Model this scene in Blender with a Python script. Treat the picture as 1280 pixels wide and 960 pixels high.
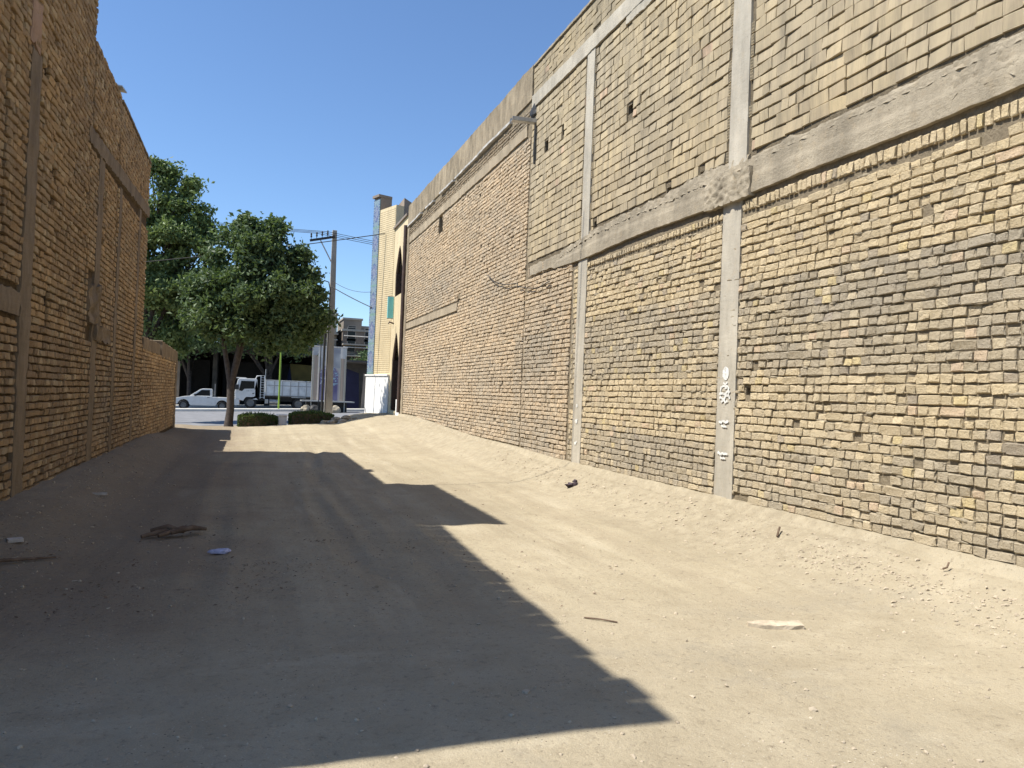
import bpy, bmesh, math, random
import numpy as np
from math import sin, cos, pi, radians, sqrt, exp
from mathutils import Vector, Matrix, noise

random.seed(7); rng = np.random.default_rng(7)
for _o in list(bpy.data.objects): bpy.data.objects.remove(_o)
S = bpy.context.scene
COL = S.collection

# ------------------------------------------------------------------ camera
FPX, ROLL, PITCH, YAW = 930.0, .039, radians(1.0), radians(19.3485)
CAM = Vector((0, 0, 1.4))
_f = Vector((sin(YAW)*cos(PITCH), cos(YAW)*cos(PITCH), sin(PITCH)))
_r = _f.cross(Vector((0, 0, 1))).normalized(); _u = _r.cross(_f)
_r2 = _r*cos(ROLL)+_u*sin(ROLL); _u2 = _u*cos(ROLL)-_r*sin(ROLL)
cam = bpy.data.objects.new('camera', bpy.data.cameras.new('camera')); COL.objects.link(cam)
cam.data.sensor_fit = 'HORIZONTAL'; cam.data.sensor_width = 36; cam.data.lens = 36*FPX/1280
cam.data.clip_start = .05; cam.data.clip_end = 3000
cam.matrix_world = Matrix(((_r2.x, _u2.x, -_f.x, CAM.x), (_r2.y, _u2.y, -_f.y, CAM.y), (_r2.z, _u2.z, -_f.z, CAM.z), (0, 0, 0, 1)))
S.camera = cam
def proj(p):
    d = Vector(p)-CAM; z = d.dot(_f)
    if z < .05: return None
    return 640+FPX*d.dot(_r2)/z, 480-FPX*d.dot(_u2)/z, z

# ------------------------------------------------------------------ light
ELEV = radians(55.3)
W = bpy.data.worlds.new('World'); S.world = W; W.use_nodes = True
_n = W.node_tree.nodes; _n.clear()
sky = _n.new('ShaderNodeTexSky'); sky.sky_type = 'NISHITA'; sky.sun_disc = False
sky.sun_elevation = ELEV; sky.sun_rotation = radians(-90); sky.air_density = 1.0; sky.dust_density = .0; sky.ozone_density = 7.0
bg = _n.new('ShaderNodeBackground'); bg.inputs[1].default_value = .105
wo = _n.new('ShaderNodeOutputWorld')
W.node_tree.links.new(sky.outputs[0], bg.inputs[0]); W.node_tree.links.new(bg.outputs[0], wo.inputs[0])
sun = bpy.data.objects.new('sun', bpy.data.lights.new('sun', 'SUN')); COL.objects.link(sun)
sun.data.energy = 4.6; sun.data.angle = radians(.5); sun.data.color = (1, .95, .86)
sun.rotation_euler = Vector((cos(ELEV), 0, -sin(ELEV))).to_track_quat('-Z', 'Y').to_euler()
S.view_settings.view_transform = 'Standard'; S.view_settings.look = 'None'
S.view_settings.gamma = 1; S.view_settings.exposure = .80; S.view_settings.use_curve_mapping = False

# ------------------------------------------------------------------ materials
class G:
    """small node-graph helper"""
    def __init__(s, name):
        s.m = bpy.data.materials.new(name); s.m.use_nodes = True
        s.t = s.m.node_tree; s.t.nodes.clear()
        s.out = s.n('ShaderNodeOutputMaterial'); s.b = s.n('ShaderNodeBsdfPrincipled')
        s.l(s.b.outputs[0], s.out.inputs[0])
        s.pos = s.n('ShaderNodeNewGeometry').outputs['Position']
    def n(s, t, **k):
        o = s.t.nodes.new(t)
        for a, v in k.items(): setattr(o, a, v)
        return o
    def l(s, a, b): s.t.links.new(a, b)
    def noise(s, scale, detail=4, rough=.6, vec=None, stretch=None):
        v = vec or s.pos
        if stretch:
            mp = s.n('ShaderNodeMapping'); mp.inputs['Scale'].default_value = stretch; s.l(v, mp.inputs[0]); v = mp.outputs[0]
        o = s.n('ShaderNodeTexNoise'); o.inputs['Scale'].default_value = scale; o.inputs['Detail'].default_value = detail
        o.inputs['Roughness'].default_value = rough; s.l(v, o.inputs['Vector']); return o.outputs['Fac']
    def vor(s, scale):
        o = s.n('ShaderNodeTexVoronoi'); o.inputs['Scale'].default_value = scale; s.l(s.pos, o.inputs['Vector']); return o.outputs['Distance']
    def ramp(s, fac, a, b, ca=(0, 0, 0), cb=(1, 1, 1)):
        o = s.n('ShaderNodeValToRGB'); e = o.color_ramp.elements
        e[0].position = a; e[0].color = (*ca, 1); e[1].position = b; e[1].color = (*cb, 1)
        s.l(fac, o.inputs[0]); return o.outputs[0]
    def mix(s, fac, a, b, mode='MIX'):
        o = s.n('ShaderNodeMix', data_type='RGBA', blend_type=mode)
        for sock, v in ((o.inputs['Factor'], fac), (o.inputs['A'], a), (o.inputs['B'], b)):
            if isinstance(v, (int, float)): sock.default_value = v
            elif isinstance(v, tuple): sock.default_value = (*v, 1)
            else: s.l(v, sock)
        return o.outputs['Result']
    def math(s, op, a, b):
        o = s.n('ShaderNodeMath', operation=op)
        for i, v in enumerate((a, b)):
            if isinstance(v, (int, float)): o.inputs[i].default_value = v
            else: s.l(v, o.inputs[i])
        return o.outputs[0]
    def bump(s, h, strength=.4, dist=.01):
        o = s.n('ShaderNodeBump'); o.inputs['Strength'].default_value = strength; o.inputs['Distance'].default_value = dist
        s.l(h, o.inputs['Height']); s.l(o.outputs[0], s.b.inputs['Normal'])
    def done(s, col, rough=.9, spec=.2, metal=0):
        if isinstance(col, tuple): s.b.inputs['Base Color'].default_value = (*col, 1)
        else: s.l(col, s.b.inputs['Base Color'])
        s.b.inputs['Roughness'].default_value = rough; s.b.inputs['Specular IOR Level'].default_value = spec; s.b.inputs['Metallic'].default_value = metal
        return s.m

def plain(name, c, rough=.6, var=.25, scale=6, bump=0, metal=0, spec=.3, bscale=60):
    g = G(name); f = g.ramp(g.noise(scale, 6), .3, .72)
    col = g.mix(f, tuple(x*(1-var) for x in c), tuple(min(1, x*(1+var*.6)) for x in c))
    if bump: g.bump(g.noise(bscale, 5), bump, .01)
    return g.done(col, rough, spec, metal)

def brick_mat(name, per_object):
    g = G(name)
    if per_object: base = g.n('ShaderNodeObjectInfo').outputs['Color']
    else: base = g.n('ShaderNodeAttribute', attribute_name='tint').outputs['Color']
    f1 = g.ramp(g.noise(28, 5, .7), .35, .7); c = g.mix(g.math('MULTIPLY', f1, .4), base, (.47, .40, .285))
    f2 = g.ramp(g.noise(55, 5, .75), .27, .43); c = g.mix(f2, g.mix(.5, c, (.14, .105, .07)), c)
    f3 = g.ramp(g.noise(1.1, 6, .65), .5, .72); c = g.mix(g.math('MULTIPLY', f3, .4), c, (.38, .34, .27))
    h = g.math('ADD', g.math('MULTIPLY', g.noise(38, 5, .7), 1.0), g.math('MULTIPLY', g.noise(140, 3), .4))
    g.bump(h, 1.0, .03)
    return g.done(c, .95, .1)
M = {}
M['brick'] = brick_mat('brick clay', False); M['brick1'] = brick_mat('brick clay single', True)

def block_mat(name, per_object):
    g = G(name)
    if per_object: base = g.n('ShaderNodeObjectInfo').outputs['Color']
    else: base = g.n('ShaderNodeAttribute', attribute_name='tint').outputs['Color']
    drip = g.ramp(g.noise(1.0, 8, .75, stretch=(1, 6.0, .6)), .44, .66)
    c = g.mix(g.math('MULTIPLY', drip, .72), base, (.17, .15, .118))
    f1 = g.ramp(g.noise(22, 5, .7), .35, .7); c = g.mix(g.math('MULTIPLY', f1, .35), c, (.36, .30, .20))
    w = g.n('ShaderNodeTexWave', wave_type='BANDS', bands_direction='Z'); w.inputs['Scale'].default_value = 24; w.inputs['Distortion'].default_value = 1.5
    g.l(g.pos, w.inputs['Vector'])
    h = g.math('ADD', g.math('MULTIPLY', w.outputs['Fac'], .35), g.noise(70, 5, .7)); g.bump(h, .55, .006)
    return g.done(c, .95, .1)
M['block'] = block_mat('hollow clay block', False); M['block1'] = block_mat('hollow clay block single', True)

def mortar_mat(name, c):
    g = G(name); f = g.ramp(g.noise(14, 6, .7), .3, .7)
    col = g.mix(f, tuple(x*.62 for x in c), tuple(x*1.1 for x in c)); g.bump(g.noise(45, 6, .7), 1.0, .02)
    return g.done(col, 1, .05)
M['mortar'] = mortar_mat('mortar', (.26, .215, .15)); M['mortarL'] = mortar_mat('shade-darkened mortar', (.12, .088, .056))  # left walls' mortar darkened, joint shade put into its colour
M['mortarB'] = mortar_mat('block mortar', (.20, .165, .115))

def concrete_mat(name, c, streak=.4, bump=.5):
    g = G(name); f = g.ramp(g.noise(3.5, 7, .65, stretch=(1, 1, .35)), .35, .68)
    col = g.mix(f, tuple(x*(1-streak) for x in c), tuple(min(1, x*1.08) for x in c))
    f2 = g.ramp(g.noise(60, 3), .28, .36); col = g.mix(f2, tuple(x*.4 for x in c), col)
    f3 = g.ramp(g.noise(9, 5), .55, .8); col = g.mix(g.math('MULTIPLY', f3, .35), col, (c[0]*1.05, c[1]*.92, c[2]*.75))
    g.bump(g.math('ADD', g.noise(35, 7, .7), g.math('MULTIPLY', g.noise(9, 4, .6, stretch=(1, .5, 2.2)), .8)), bump, .012)
    return g.done(col, .92, .15)
M['conc'] = concrete_mat('grey concrete', (.45, .41, .335), .28, .35)
M['conc2'] = concrete_mat('rough concrete', (.365, .315, .235), .36, .8)
M['plaster'] = concrete_mat('weathered plaster', (.34, .28, .195), .5, .8)
M['plast2'] = concrete_mat('pale cement strip', (.37, .305, .215), .3, .6)
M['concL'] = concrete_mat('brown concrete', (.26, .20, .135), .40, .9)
M['flash'] = plain('white metal flashing', (.50, .475, .43), .6, .5, 3)

def ground_mat():
    g = G('dusty ground')
    sep = g.n('ShaderNodeSeparateXYZ'); g.l(g.pos, sep.inputs[0]); X, Y = sep.outputs[0], sep.outputs[1]
    big = g.noise(.55, 6, .6); mid = g.noise(2.6, 7, .65); fine = g.noise(26, 6, .7); vf = g.noise(160, 3, .7)
    sand = g.mix(g.ramp(big, .32, .68), (.37, .312, .215), (.46, .392, .278))
    sand = g.mix(g.math('MULTIPLY', g.ramp(mid, .45, .72), .55), sand, (.32, .26, .175))
    # tyre tracks running along the alley
    tr = g.ramp(g.noise(1.0, 6, .6, stretch=(3.6, .16, 1)), .44, .62)
    sand = g.mix(g.math('MULTIPLY', tr, .38), sand, (.29, .235, .165))
    ds = g.ramp(g.noise(1.0, 6, .6, stretch=(2.2, .35, 1)), .56, .72); sand = g.mix(g.math('MULTIPLY', ds, .5), sand, (.54, .475, .36))
    dk = g.ramp(g.noise(1.7, 5, .7), .60, .72); sand = g.mix(g.math('MULTIPLY', dk, .5), sand, (.22, .18, .13))
    # earth turning darker brown towards the left
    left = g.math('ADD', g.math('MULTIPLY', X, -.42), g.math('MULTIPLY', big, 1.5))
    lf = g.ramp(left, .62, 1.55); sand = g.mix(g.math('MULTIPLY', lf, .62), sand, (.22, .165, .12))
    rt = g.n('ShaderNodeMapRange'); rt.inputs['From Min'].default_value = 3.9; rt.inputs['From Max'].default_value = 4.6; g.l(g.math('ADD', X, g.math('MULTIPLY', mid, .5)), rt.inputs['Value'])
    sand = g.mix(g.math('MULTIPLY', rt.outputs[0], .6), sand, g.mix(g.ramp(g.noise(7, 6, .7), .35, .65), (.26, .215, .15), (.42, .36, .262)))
    # worn concrete apron in front, with an uneven edge
    e = g.math('ADD', Y, g.math('MULTIPLY', mid, 1.1)); e = g.math('ADD', e, g.math('MULTIPLY', X, -.02))
    ap = g.ramp(e, .0, 1.0); ap = g.n('ShaderNodeMapRange'); ap.inputs['From Min'].default_value = 4.75; ap.inputs['From Max'].default_value = 5.35
    ap.inputs['To Min'].default_value = 1; ap.inputs['To Max'].default_value = 0; g.l(e, ap.inputs['Value'])
    conc = g.mix(g.ramp(mid, .35, .7), (.335, .278, .192), (.44, .375, .27))
    conc = g.mix(g.math('MULTIPLY', g.ramp(big, .5, .68), .55), conc, (.44, .37, .26)); conc = g.mix(g.math('MULTIPLY', g.ramp(g.noise(1.3, 7, .7), .54, .66), .45), conc, (.22, .195, .155)); conc = g.mix(g.math('MULTIPLY', g.ramp(g.noise(.9, 6, .7, stretch=(1, 2.2, 1)), .56, .68), .4), conc, (.53, .465, .35))
    col = g.mix(g.math('MULTIPLY', ap.outputs[0], .85), sand, conc)
    # grit
    col = g.mix(g.ramp(fine, .28, .45), g.mix(.55, col, (.12, .09, .065)), col)
    v = g.n('ShaderNodeTexVoronoi'); v.inputs['Scale'].default_value = 42; g.l(g.pos, v.inputs['Vector'])
    sp = g.n('ShaderNodeMapRange'); sp.inputs['From Min'].default_value = .10; sp.inputs['From Max'].default_value = .2; g.l(v.outputs['Distance'], sp.inputs['Value'])
    spk = g.math('MULTIPLY', g.math('SUBTRACT', 1, sp.outputs[0]), g.ramp(g.noise(2.2, 4), .44, .6))
    col = g.mix(spk, col, g.mix(g.ramp(v.outputs['Color'], .4, .5), (.10, .075, .055), (.5, .45, .37)))
    col = g.mix(.35, col, g.mix(g.ramp(vf, .3, .7), (.20, .175, .14), (.60, .55, .46)), 'OVERLAY')
    hs = g.n('ShaderNodeHueSaturation'); hs.inputs['Hue'].default_value = .506; hs.inputs['Saturation'].default_value = .88; hs.inputs['Value'].default_value = .98; g.l(col, hs.inputs['Color']); col = hs.outputs[0]
    h = g.math('ADD', g.math('MULTIPLY', g.noise(14, 7, .7), 1.0), g.math('ADD', g.math('MULTIPLY', fine, .6), g.math('MULTIPLY', vf, .3)))
    g.bump(h, .55, .025)
    return g.done(col, .97, .08)
M['ground'] = ground_mat()
M['asphalt'] = plain('sunlit asphalt', (.20, .20, .205), .9, .25, 2.5, .3)
M['kerb'] = plain('kerb stone', (.55, .53, .48), .8, .2, 5, .2)
M['stone'] = plain('small stones', (.43, .36, .265), .95, .3, 14, .4)

def leaf_mat(name, c1, c2):
    g = G(name); a = g.n('ShaderNodeAttribute', attribute_name='tint').outputs['Color']
    sepa = g.n('ShaderNodeSeparateColor'); g.l(a, sepa.inputs[0])
    col = g.mix(sepa.outputs[0], c1, c2)
    m = g.done(col, .55, .35)
    tr = g.n('ShaderNodeBsdfTranslucent'); g.l(g.mix(.5, col, (.16, .24, .03)), tr.inputs[0])
    ad = g.n('ShaderNodeMixShader'); ad.inputs[0].default_value = .30
    g.l(g.b.outputs[0], ad.inputs[1]); g.l(tr.outputs[0], ad.inputs[2]); g.l(ad.outputs[0], g.out.inputs[0])
    return m
M['leaf'] = leaf_mat('dark green leaves', (.045, .078, .034), (.145, .205, .085))
M['leafb'] = leaf_mat('light green leaves', (.075, .12, .045), (.23, .30, .11))
M['hedge'] = leaf_mat('hedge leaves', (.035, .06, .02), (.10, .14, .03))
M['bark'] = plain('bark', (.075, .06, .05), .95, .45, 9, .8, bscale=30)

def tint_mat(name, rough=.7, bump=0):
    g = G(name); a = g.n('ShaderNodeAttribute', attribute_name='tint').outputs['Color']
    a = g.mix(g.math('MULTIPLY', g.ramp(g.noise(5, 5), .35, .7), .22), a, (.25, .24, .22))
    if bump: g.bump(g.noise(40, 4), bump, .01)
    return g.done(a, rough, .25)
M['print'] = tint_mat('printed fabric', .8); M['tile'] = tint_mat('glazed tile', .35)
M['white'] = plain('white vehicle paint', (.62, .62, .60), .35, .14, 2.5, spec=.5)
M['panel'] = plain('shaded bed seams', (.30, .31, .31), .6, .3, 6)
M['greyp'] = plain('grey truck bed paint', (.60, .62, .62), .5, .2, 3)
M['black'] = plain('black rubber', (.022, .022, .022), .8, .3, 8)
M['darkm'] = plain('dark metal', (.035, .034, .033), .6, .3, 8)
M['steel'] = plain('galvanised steel', (.45, .45, .44), .4, .25, 6, metal=.6)
M['glass'] = plain('dark window glass', (.012, .014, .015), .2, .1, 2, spec=.2)
M['rim'] = plain('dusty wheel rim', (.16, .16, .155), .6, .3, 5)
M['lamp'] = plain('headlight glass', (.6, .6, .58), .15, .1, 2, spec=.6)
M['amber'] = plain('amber lens', (.55, .18, .02), .3, .1, 2)
M['cream'] = concrete_mat('cream facing', (.60, .50, .325), .14, .25)
M['greyb'] = plain('grey brown render', (.24, .20, .165), .9, .22, 1.5, .3)
M['marble'] = concrete_mat('white stone', (.74, .73, .71), .10, .15)
M['brownf'] = plain('dark brown frame', (.07, .045, .035), .5, .3, 4)
M['teal'] = plain('turquoise sign', (.20, .60, .62), .4, .12, 3)
M['green'] = plain('lime green paint', (.20, .30, .04), .5, .3, 5)
M['polec'] = concrete_mat('pole concrete', (.36, .335, .295), .22, .3)
M['wood'] = plain('weathered wood', (.50, .42, .31), .9, .35, 12, .5)
M['twig'] = plain('brown sticks', (.16, .11, .075), .95, .45, 12, .6)
M['pet'] = plain('crushed plastic bottle', (.44, .44, .60), .2, .4, 30, spec=.5)
M['rag'] = plain('purple grey cloth', (.10, .075, .085), .95, .5, 22, .4)
M['paper'] = plain('pale scrap', (.50, .46, .41), .8, .3, 12)
M['spray'] = plain('white stencil paint', (.66, .65, .61), .9, .4, 30)
M['dark'] = plain('shade-darkened wall', (.085, .077, .068), .9, .4, 1.2)  # deep porch and tree shade is put into this dark wall colour
M['tarpy'] = plain('mustard tarpaulin', (.13, .095, .025), .8, .25, 2); M['tarpb'] = plain('navy tarpaulin', (.014, .014, .04), .8, .25, 2)
M['far'] = plain('far rendered wall', (.22, .19, .155), .9, .25, .6); M['far2'] = plain('far pale wall', (.33, .30, .255), .9, .2, .7)
M['faru'] = plain('far brick wall', (.16, .13, .105), .9, .25, .9)

# ------------------------------------------------------------------ object helpers
def link(o, parent=None, label=None, cat=None, group=None, kind=None):
    COL.objects.link(o)
    if parent:
        o.parent = parent
        if parent.type == 'EMPTY': o.matrix_parent_inverse = Matrix.Translation(-parent.location)
    if label: o['label'] = label
    if cat: o['category'] = cat
    if group: o['group'] = group
    if kind: o['kind'] = kind
    return o
def thing(name, label, cat, loc=(0, 0, 0), group=None):
    o = bpy.data.objects.new(name, None); o.empty_display_size = .2; o.location = loc
    return link(o, None, label, cat, group)
def npmesh(name, V, Q, mat, smooth=False, tint=None):
    V = np.asarray(V, np.float32); Q = np.asarray(Q, np.int32)
    me = bpy.data.meshes.new(name); k = Q.shape[1]
    me.vertices.add(len(V)); me.vertices.foreach_set('co', V.ravel())
    me.loops.add(Q.size); me.loops.foreach_set('vertex_index', Q.ravel())
    me.polygons.add(len(Q)); me.polygons.foreach_set('loop_start', np.arange(0, Q.size, k, dtype=np.int32))
    me.polygons.foreach_set('use_smooth', np.full(len(Q), smooth))
    if tint is not None:
        a = me.attributes.new('tint', 'FLOAT_COLOR', 'POINT')
        t = np.ones((len(V), 4), np.float32); t[:, :3] = tint; a.data.foreach_set('color', t.ravel())
    me.materials.append(mat); me.update(calc_edges=True); return me
class MB:
    """collects simple shapes into one mesh"""
    def __init__(s): s.v = []; s.f = []; s.sm = []
    def add(s, v, f, smooth=False):
        o = len(s.v); s.v += [tuple(p) for p in v]; s.f += [tuple(i+o for i in q) for q in f]; s.sm += [smooth]*len(f)
    def box(s, x0, x1, y0, y1, z0, z1):
        s.add([(x0, y0, z0), (x1, y0, z0), (x1, y1, z0), (x0, y1, z0), (x0, y0, z1), (x1, y0, z1), (x1, y1, z1), (x0, y1, z1)],
              [(0, 3, 2, 1), (4, 5, 6, 7), (0, 1, 5, 4), (1, 2, 6, 5), (2, 3, 7, 6), (3, 0, 4, 7)]); return s
    def obox(s, c, ax, ay, az):
        c, ax, ay, az = map(Vector, (c, ax, ay, az)); P = []
        for k in (-1, 1):
            for i, j in ((-1, -1), (1, -1), (1, 1), (-1, 1)): P.append(c+ax*i+ay*j+az*k)
        s.add(P, [(0, 3, 2, 1), (4, 5, 6, 7), (0, 1, 5, 4), (1, 2, 6, 5), (2, 3, 7, 6), (3, 0, 4, 7)]); return s
    def prism(s, pts, ya, yb, axis='y', inset=0):
        """pts: (x,z) outline extruded along y"""
        n = len(pts); cx = sum(p[0] for p in pts)/n; cz = sum(p[1] for p in pts)/n
        A = [(p[0], ya, p[1]) for p in pts]; B_ = [(p[0], yb, p[1]) for p in pts]
        if axis == 'x': A = [(a[1], a[0], a[2]) for a in A]; B_ = [(a[1], a[0], a[2]) for a in B_]
        s.add(A+B_, [tuple(range(n)), tuple(range(2*n-1, n-1, -1))]+[(i, n+i, n+(i+1) % n, (i+1) % n) for i in range(n)]); return s
    def tube(s, pts, rad, n=8, cap=True):
        pts = [Vector(p) for p in pts]; R = rad if isinstance(rad, (list, tuple)) else [rad]*len(pts); rings = []
        up = Vector((0, 0, 1))
        V = []
        for i, p in enumerate(pts):
            d = (pts[min(i+1, len(pts)-1)]-pts[max(i-1, 0)]).normalized()
            a = d.cross(up if abs(d.z) < .95 else Vector((1, 0, 0))).normalized(); b = a.cross(d)
            V += [p+(a*cos(2*pi*k/n)+b*sin(2*pi*k/n))*R[i] for k in range(n)]
        F = [(i*n+k, i*n+(k+1) % n, (i+1)*n+(k+1) % n, (i+1)*n+k) for i in range(len(pts)-1) for k in range(n)]
        s.add(V, F, True)
        if cap: s.add(V[:n], [tuple(range(n))]); s.add(V[-n:], [tuple(range(n-1, -1, -1))])
        return s
    def lathe(s, c, prof, axis='y', n=20):
        """prof: (offset along axis, radius)"""
        V = []
        for (o, r) in prof:
            for k in range(n):
                a = 2*pi*k/n
                if axis == 'y': V.append((c[0]+r*cos(a), c[1]+o, c[2]+r*sin(a)))
                elif axis == 'z': V.append((c[0]+r*cos(a), c[1]+r*sin(a), c[2]+o))
                else: V.append((c[0]+o, c[1]+r*cos(a), c[2]+r*sin(a)))
        m = len(prof)
        s.add(V, [(i*n+k, i*n+(k+1) % n, (i+1)*n+(k+1) % n, (i+1)*n+k) for i in range(m-1) for k in range(n)], False); return s
    def lump(s, c, r, seed=0, sub=2, amp=.35, sq=(1, 1, 1)):
        bm = bmesh.new(); bmesh.ops.create_icosphere(bm, subdivisions=sub, radius=1)
        V = []
        for v in bm.verts:
            k = 1+amp*noise.noise(v.co*1.6+Vector((seed*3.1, seed*1.7, 0)))+amp*.4*noise.noise(v.co*4+Vector((seed, 0, 5)))
            V.append((c[0]+v.co.x*k*r*sq[0], c[1]+v.co.y*k*r*sq[1], c[2]+v.co.z*k*r*sq[2]))
        F = [tuple(v.index for v in f.verts) for f in bm.faces]; bm.free(); s.add(V, F); return s
    def build(s, name, mat, parent=None, bevel=0, **k):
        me = bpy.data.meshes.new(name); me.from_pydata(s.v, [], s.f); me.materials.append(mat)
        bm = bmesh.new(); bm.from_mesh(me); bmesh.ops.recalc_face_normals(bm, faces=bm.faces)
        if bevel: bmesh.ops.bevel(bm, geom=[e for e in bm.edges if len(e.link_faces) == 2 and e.calc_face_angle(0) > .5], offset=bevel, segments=2, affect='EDGES', profile=.6)
        bm.to_mesh(me); bm.free()
        if not bevel and len(s.sm) == len(me.polygons): me.polygons.foreach_set('use_smooth', s.sm)
        me.update()
        o = bpy.data.objects.new(name, me); return link(o, parent, **k)
def child(name, me, parent=None, **k): return link(bpy.data.objects.new(name, me), parent, **k)

# ------------------------------------------------------------------ ground shape
def sstep(a, b, x):
    t = min(1, max(0, (x-a)/(b-a))); return t*t*(3-2*t)
def base_r(y): return .375+.055*sstep(11, 15, y)+.23*sstep(15, 25, y)       # foot of the right hand wall
def road_z(x): return -.10+.03*max(-20, min(20, x))
def gz(x, y):
    rise = sstep(17, 26, y)*(.02+.19*sstep(-.5, 2.6, x)+.30*sstep(2.6, 4.4, x))
    z = rise
    if y < 32:
        z += .25*(1-sstep(-2.2, -1.15, x))*sstep(5.5, 8, y)*(1-.8*sstep(18, 23, y))
        br = base_r(y)-.075+.05*noise.noise(Vector((y*.9, 2, 2)))
        z += max(0, br-rise)*(.35*max(0, min(1, (x-3.3)/1.6))+.65*sstep(4.0, 4.92, x))
        ed = x-4.70-.05*noise.noise(Vector((y*1.1, 4, 4)))-.03*noise.noise(Vector((y*5, 4, 1)))
        if y < 12 and -.7 < ed < 0: z -= .03*sstep(-.7, -.05, ed)*(.6+.5*noise.noise(Vector((y*.8, 1, 8))))
    amp = .012 if y < 30 else .0
    if amp and -3 < x < 6 and y > 0:
        z += amp*noise.noise(Vector((x*1.3, y*.7, 0)))+.006*noise.noise(Vector((x*5, y*4, 3)))
        if y > 4.6: z += .012*noise.noise(Vector((x*3.2, y*.22, 9)))*sstep(4.6, 6, y)
        if 4.9 < y < 20 and x < 3.4:
            q = sstep(4.9, 6, y)*(1-sstep(16, 20, y))*(.55+.6*noise.noise(Vector((x*.7, y*.8, 30))))
            for xc in (-.55+.06*(y-5)+.25*sin(y*.33), .85+.06*(y-5)+.25*sin(y*.33), .2+.9*exp(-(y-5)/3)+.1*(y-5), 1.9-.015*max(0, y-5)**1.3):
                d = x-xc; z += q*(-.016*exp(-(d/.10)**2)+.009*exp(-((abs(d)-.17)/.06)**2))*(1+.5*sin(y*34+d*30)*(abs(d) < .12))
        e = max(sstep(3.6, 4.6, x), 1-sstep(-1.9, -.9, x))
        z += e*(.014*noise.noise(Vector((x*4, y*3, 1)))+.012*noise.noise(Vector((x*11, y*9, 1))))
    w_ = 3.2*sstep(2.4, 3.6, x); k = sstep(26.5+w_, 30.5+w_, y)
    return z*(1-k)+(road_z(x)-.02)*k
def make_ground():
    xs = np.concatenate([np.linspace(-320, -14, 16), np.linspace(-12, -3.2, 12), np.arange(-3, 5.6, .045), np.linspace(6, 14, 10), np.linspace(18, 320, 14)])
    ys = [-60, -30, -15, -8, -4, -2, -1, 0]; y = .6
    while y < 34: ys.append(y); y += max(.04, .0075*y)
    ys += list(np.linspace(35, 60, 12))+[75, 100, 140, 200, 300, 450, 700, 1200]
    nx, ny = len(xs), len(ys)
    V = np.empty((ny, nx, 3), np.float32)
    for j, yy in enumerate(ys):
        for i, xx in enumerate(xs): V[j, i] = (xx, yy, gz(xx, yy))
    I = np.arange(nx*ny).reshape(ny, nx)
    Q = np.stack([I[:-1, :-1], I[:-1, 1:], I[1:, 1:], I[1:, :-1]], -1).reshape(-1, 4)
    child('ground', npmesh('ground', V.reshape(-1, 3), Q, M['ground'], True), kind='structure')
make_ground()
def sheet(name, x0, x1, y0, y1, dz, mat, n=12):
    xs = np.linspace(x0, x1, n*2+1); V = [(x, y, road_z(x)-.02+dz) for y in (y0, y1) for x in xs]
    m = len(xs); Q = [(i, i+1, m+i+1, m+i) for i in range(m-1)]
    return child(name, npmesh(name, V, Q, mat), kind='structure')
sheet('road', -60, 60, 30.9, 48.3, .006, M['asphalt'], 60); sheet('road', -60, 60, 50.2, 57.5, .006, M['asphalt'], 60)
def kerb(name, x0, x1, y0, y1, h, mat):
    b = MB(); n = 24
    for i in range(n):
        a, c = x0+(x1-x0)*i/n, x0+(x1-x0)*(i+1)/n; za, zc = road_z(a)-.02, road_z(c)-.02
        b.add([(a, y0, za), (c, y0, zc), (c, y1, zc), (a, y1, za), (a, y0, za+h), (c, y0, zc+h), (c, y1, zc+h), (a, y1, za+h)],
              [(4, 5, 6, 7), (0, 1, 5, 4), (2, 3, 7, 6)]+([(3, 0, 4, 7)] if i == 0 else [])+([(1, 2, 6, 5)] if i == n-1 else []))
    b.build(name, mat, kind='structure')
kerb('median_kerb', -40, 40, 48.3, 50.2, .15, M['kerb'])
kerb('far_pavement', -40, 40, 57.5, 62.5, .14, M['kerb'])

# ------------------------------------------------------------------ bricks
def tmpl_round():
    g = [-.5, -.40, .40, .5]; V = []
    for j, b in enumerate(g):
        for i, a in enumerate(g):
            ed = (i in (0, 3))+(j in (0, 3)); V.append((a, b, [0, -.008, -.018][ed]))
    per = [0, 1, 2, 3, 7, 11, 15, 14, 13, 12, 8, 4]
    for p in per: V.append((V[p][0], V[p][1], -.07))
    Q = [(j*4+i, j*4+i+1, j*4+i+5, j*4+i+4) for j in range(3) for i in range(3)]
    for k in range(12):
        a, b = per[k], per[(k+1) % 12]; Q.append((a, 16+k, 16+(k+1) % 12, b))
    return np.array(V), np.array(Q)
def tmpl_flat():
    V = [(a*.42, b*.40, 0) for a, b in ((-1, -1), (1, -1), (1, 1), (-1, 1))]+[(a*.5, b*.5, -.008) for a, b in ((-1, -1), (1, -1), (1, 1), (-1, 1))]+[(a*.5, b*.5, -.05) for a, b in ((-1, -1), (1, -1), (1, 1), (-1, 1))]
    Q = [(0, 1, 2, 3)]
    for k in range(4):
        n = (k+1) % 4; Q += [(4+k, 4+n, n, k), (8+k, 8+n, 4+n, 4+k)]
    return np.array(V), np.array(Q)
def tmpl_block():
    V, Q = tmpl_flat(); V = V.copy(); V[:4, 0] *= .485/.42; V[:4, 1] *= .475/.40; V[4:8, 2] = -.004; return V, Q
TR, TF, TB = tmpl_round(), tmpl_flat(), tmpl_block()
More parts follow.
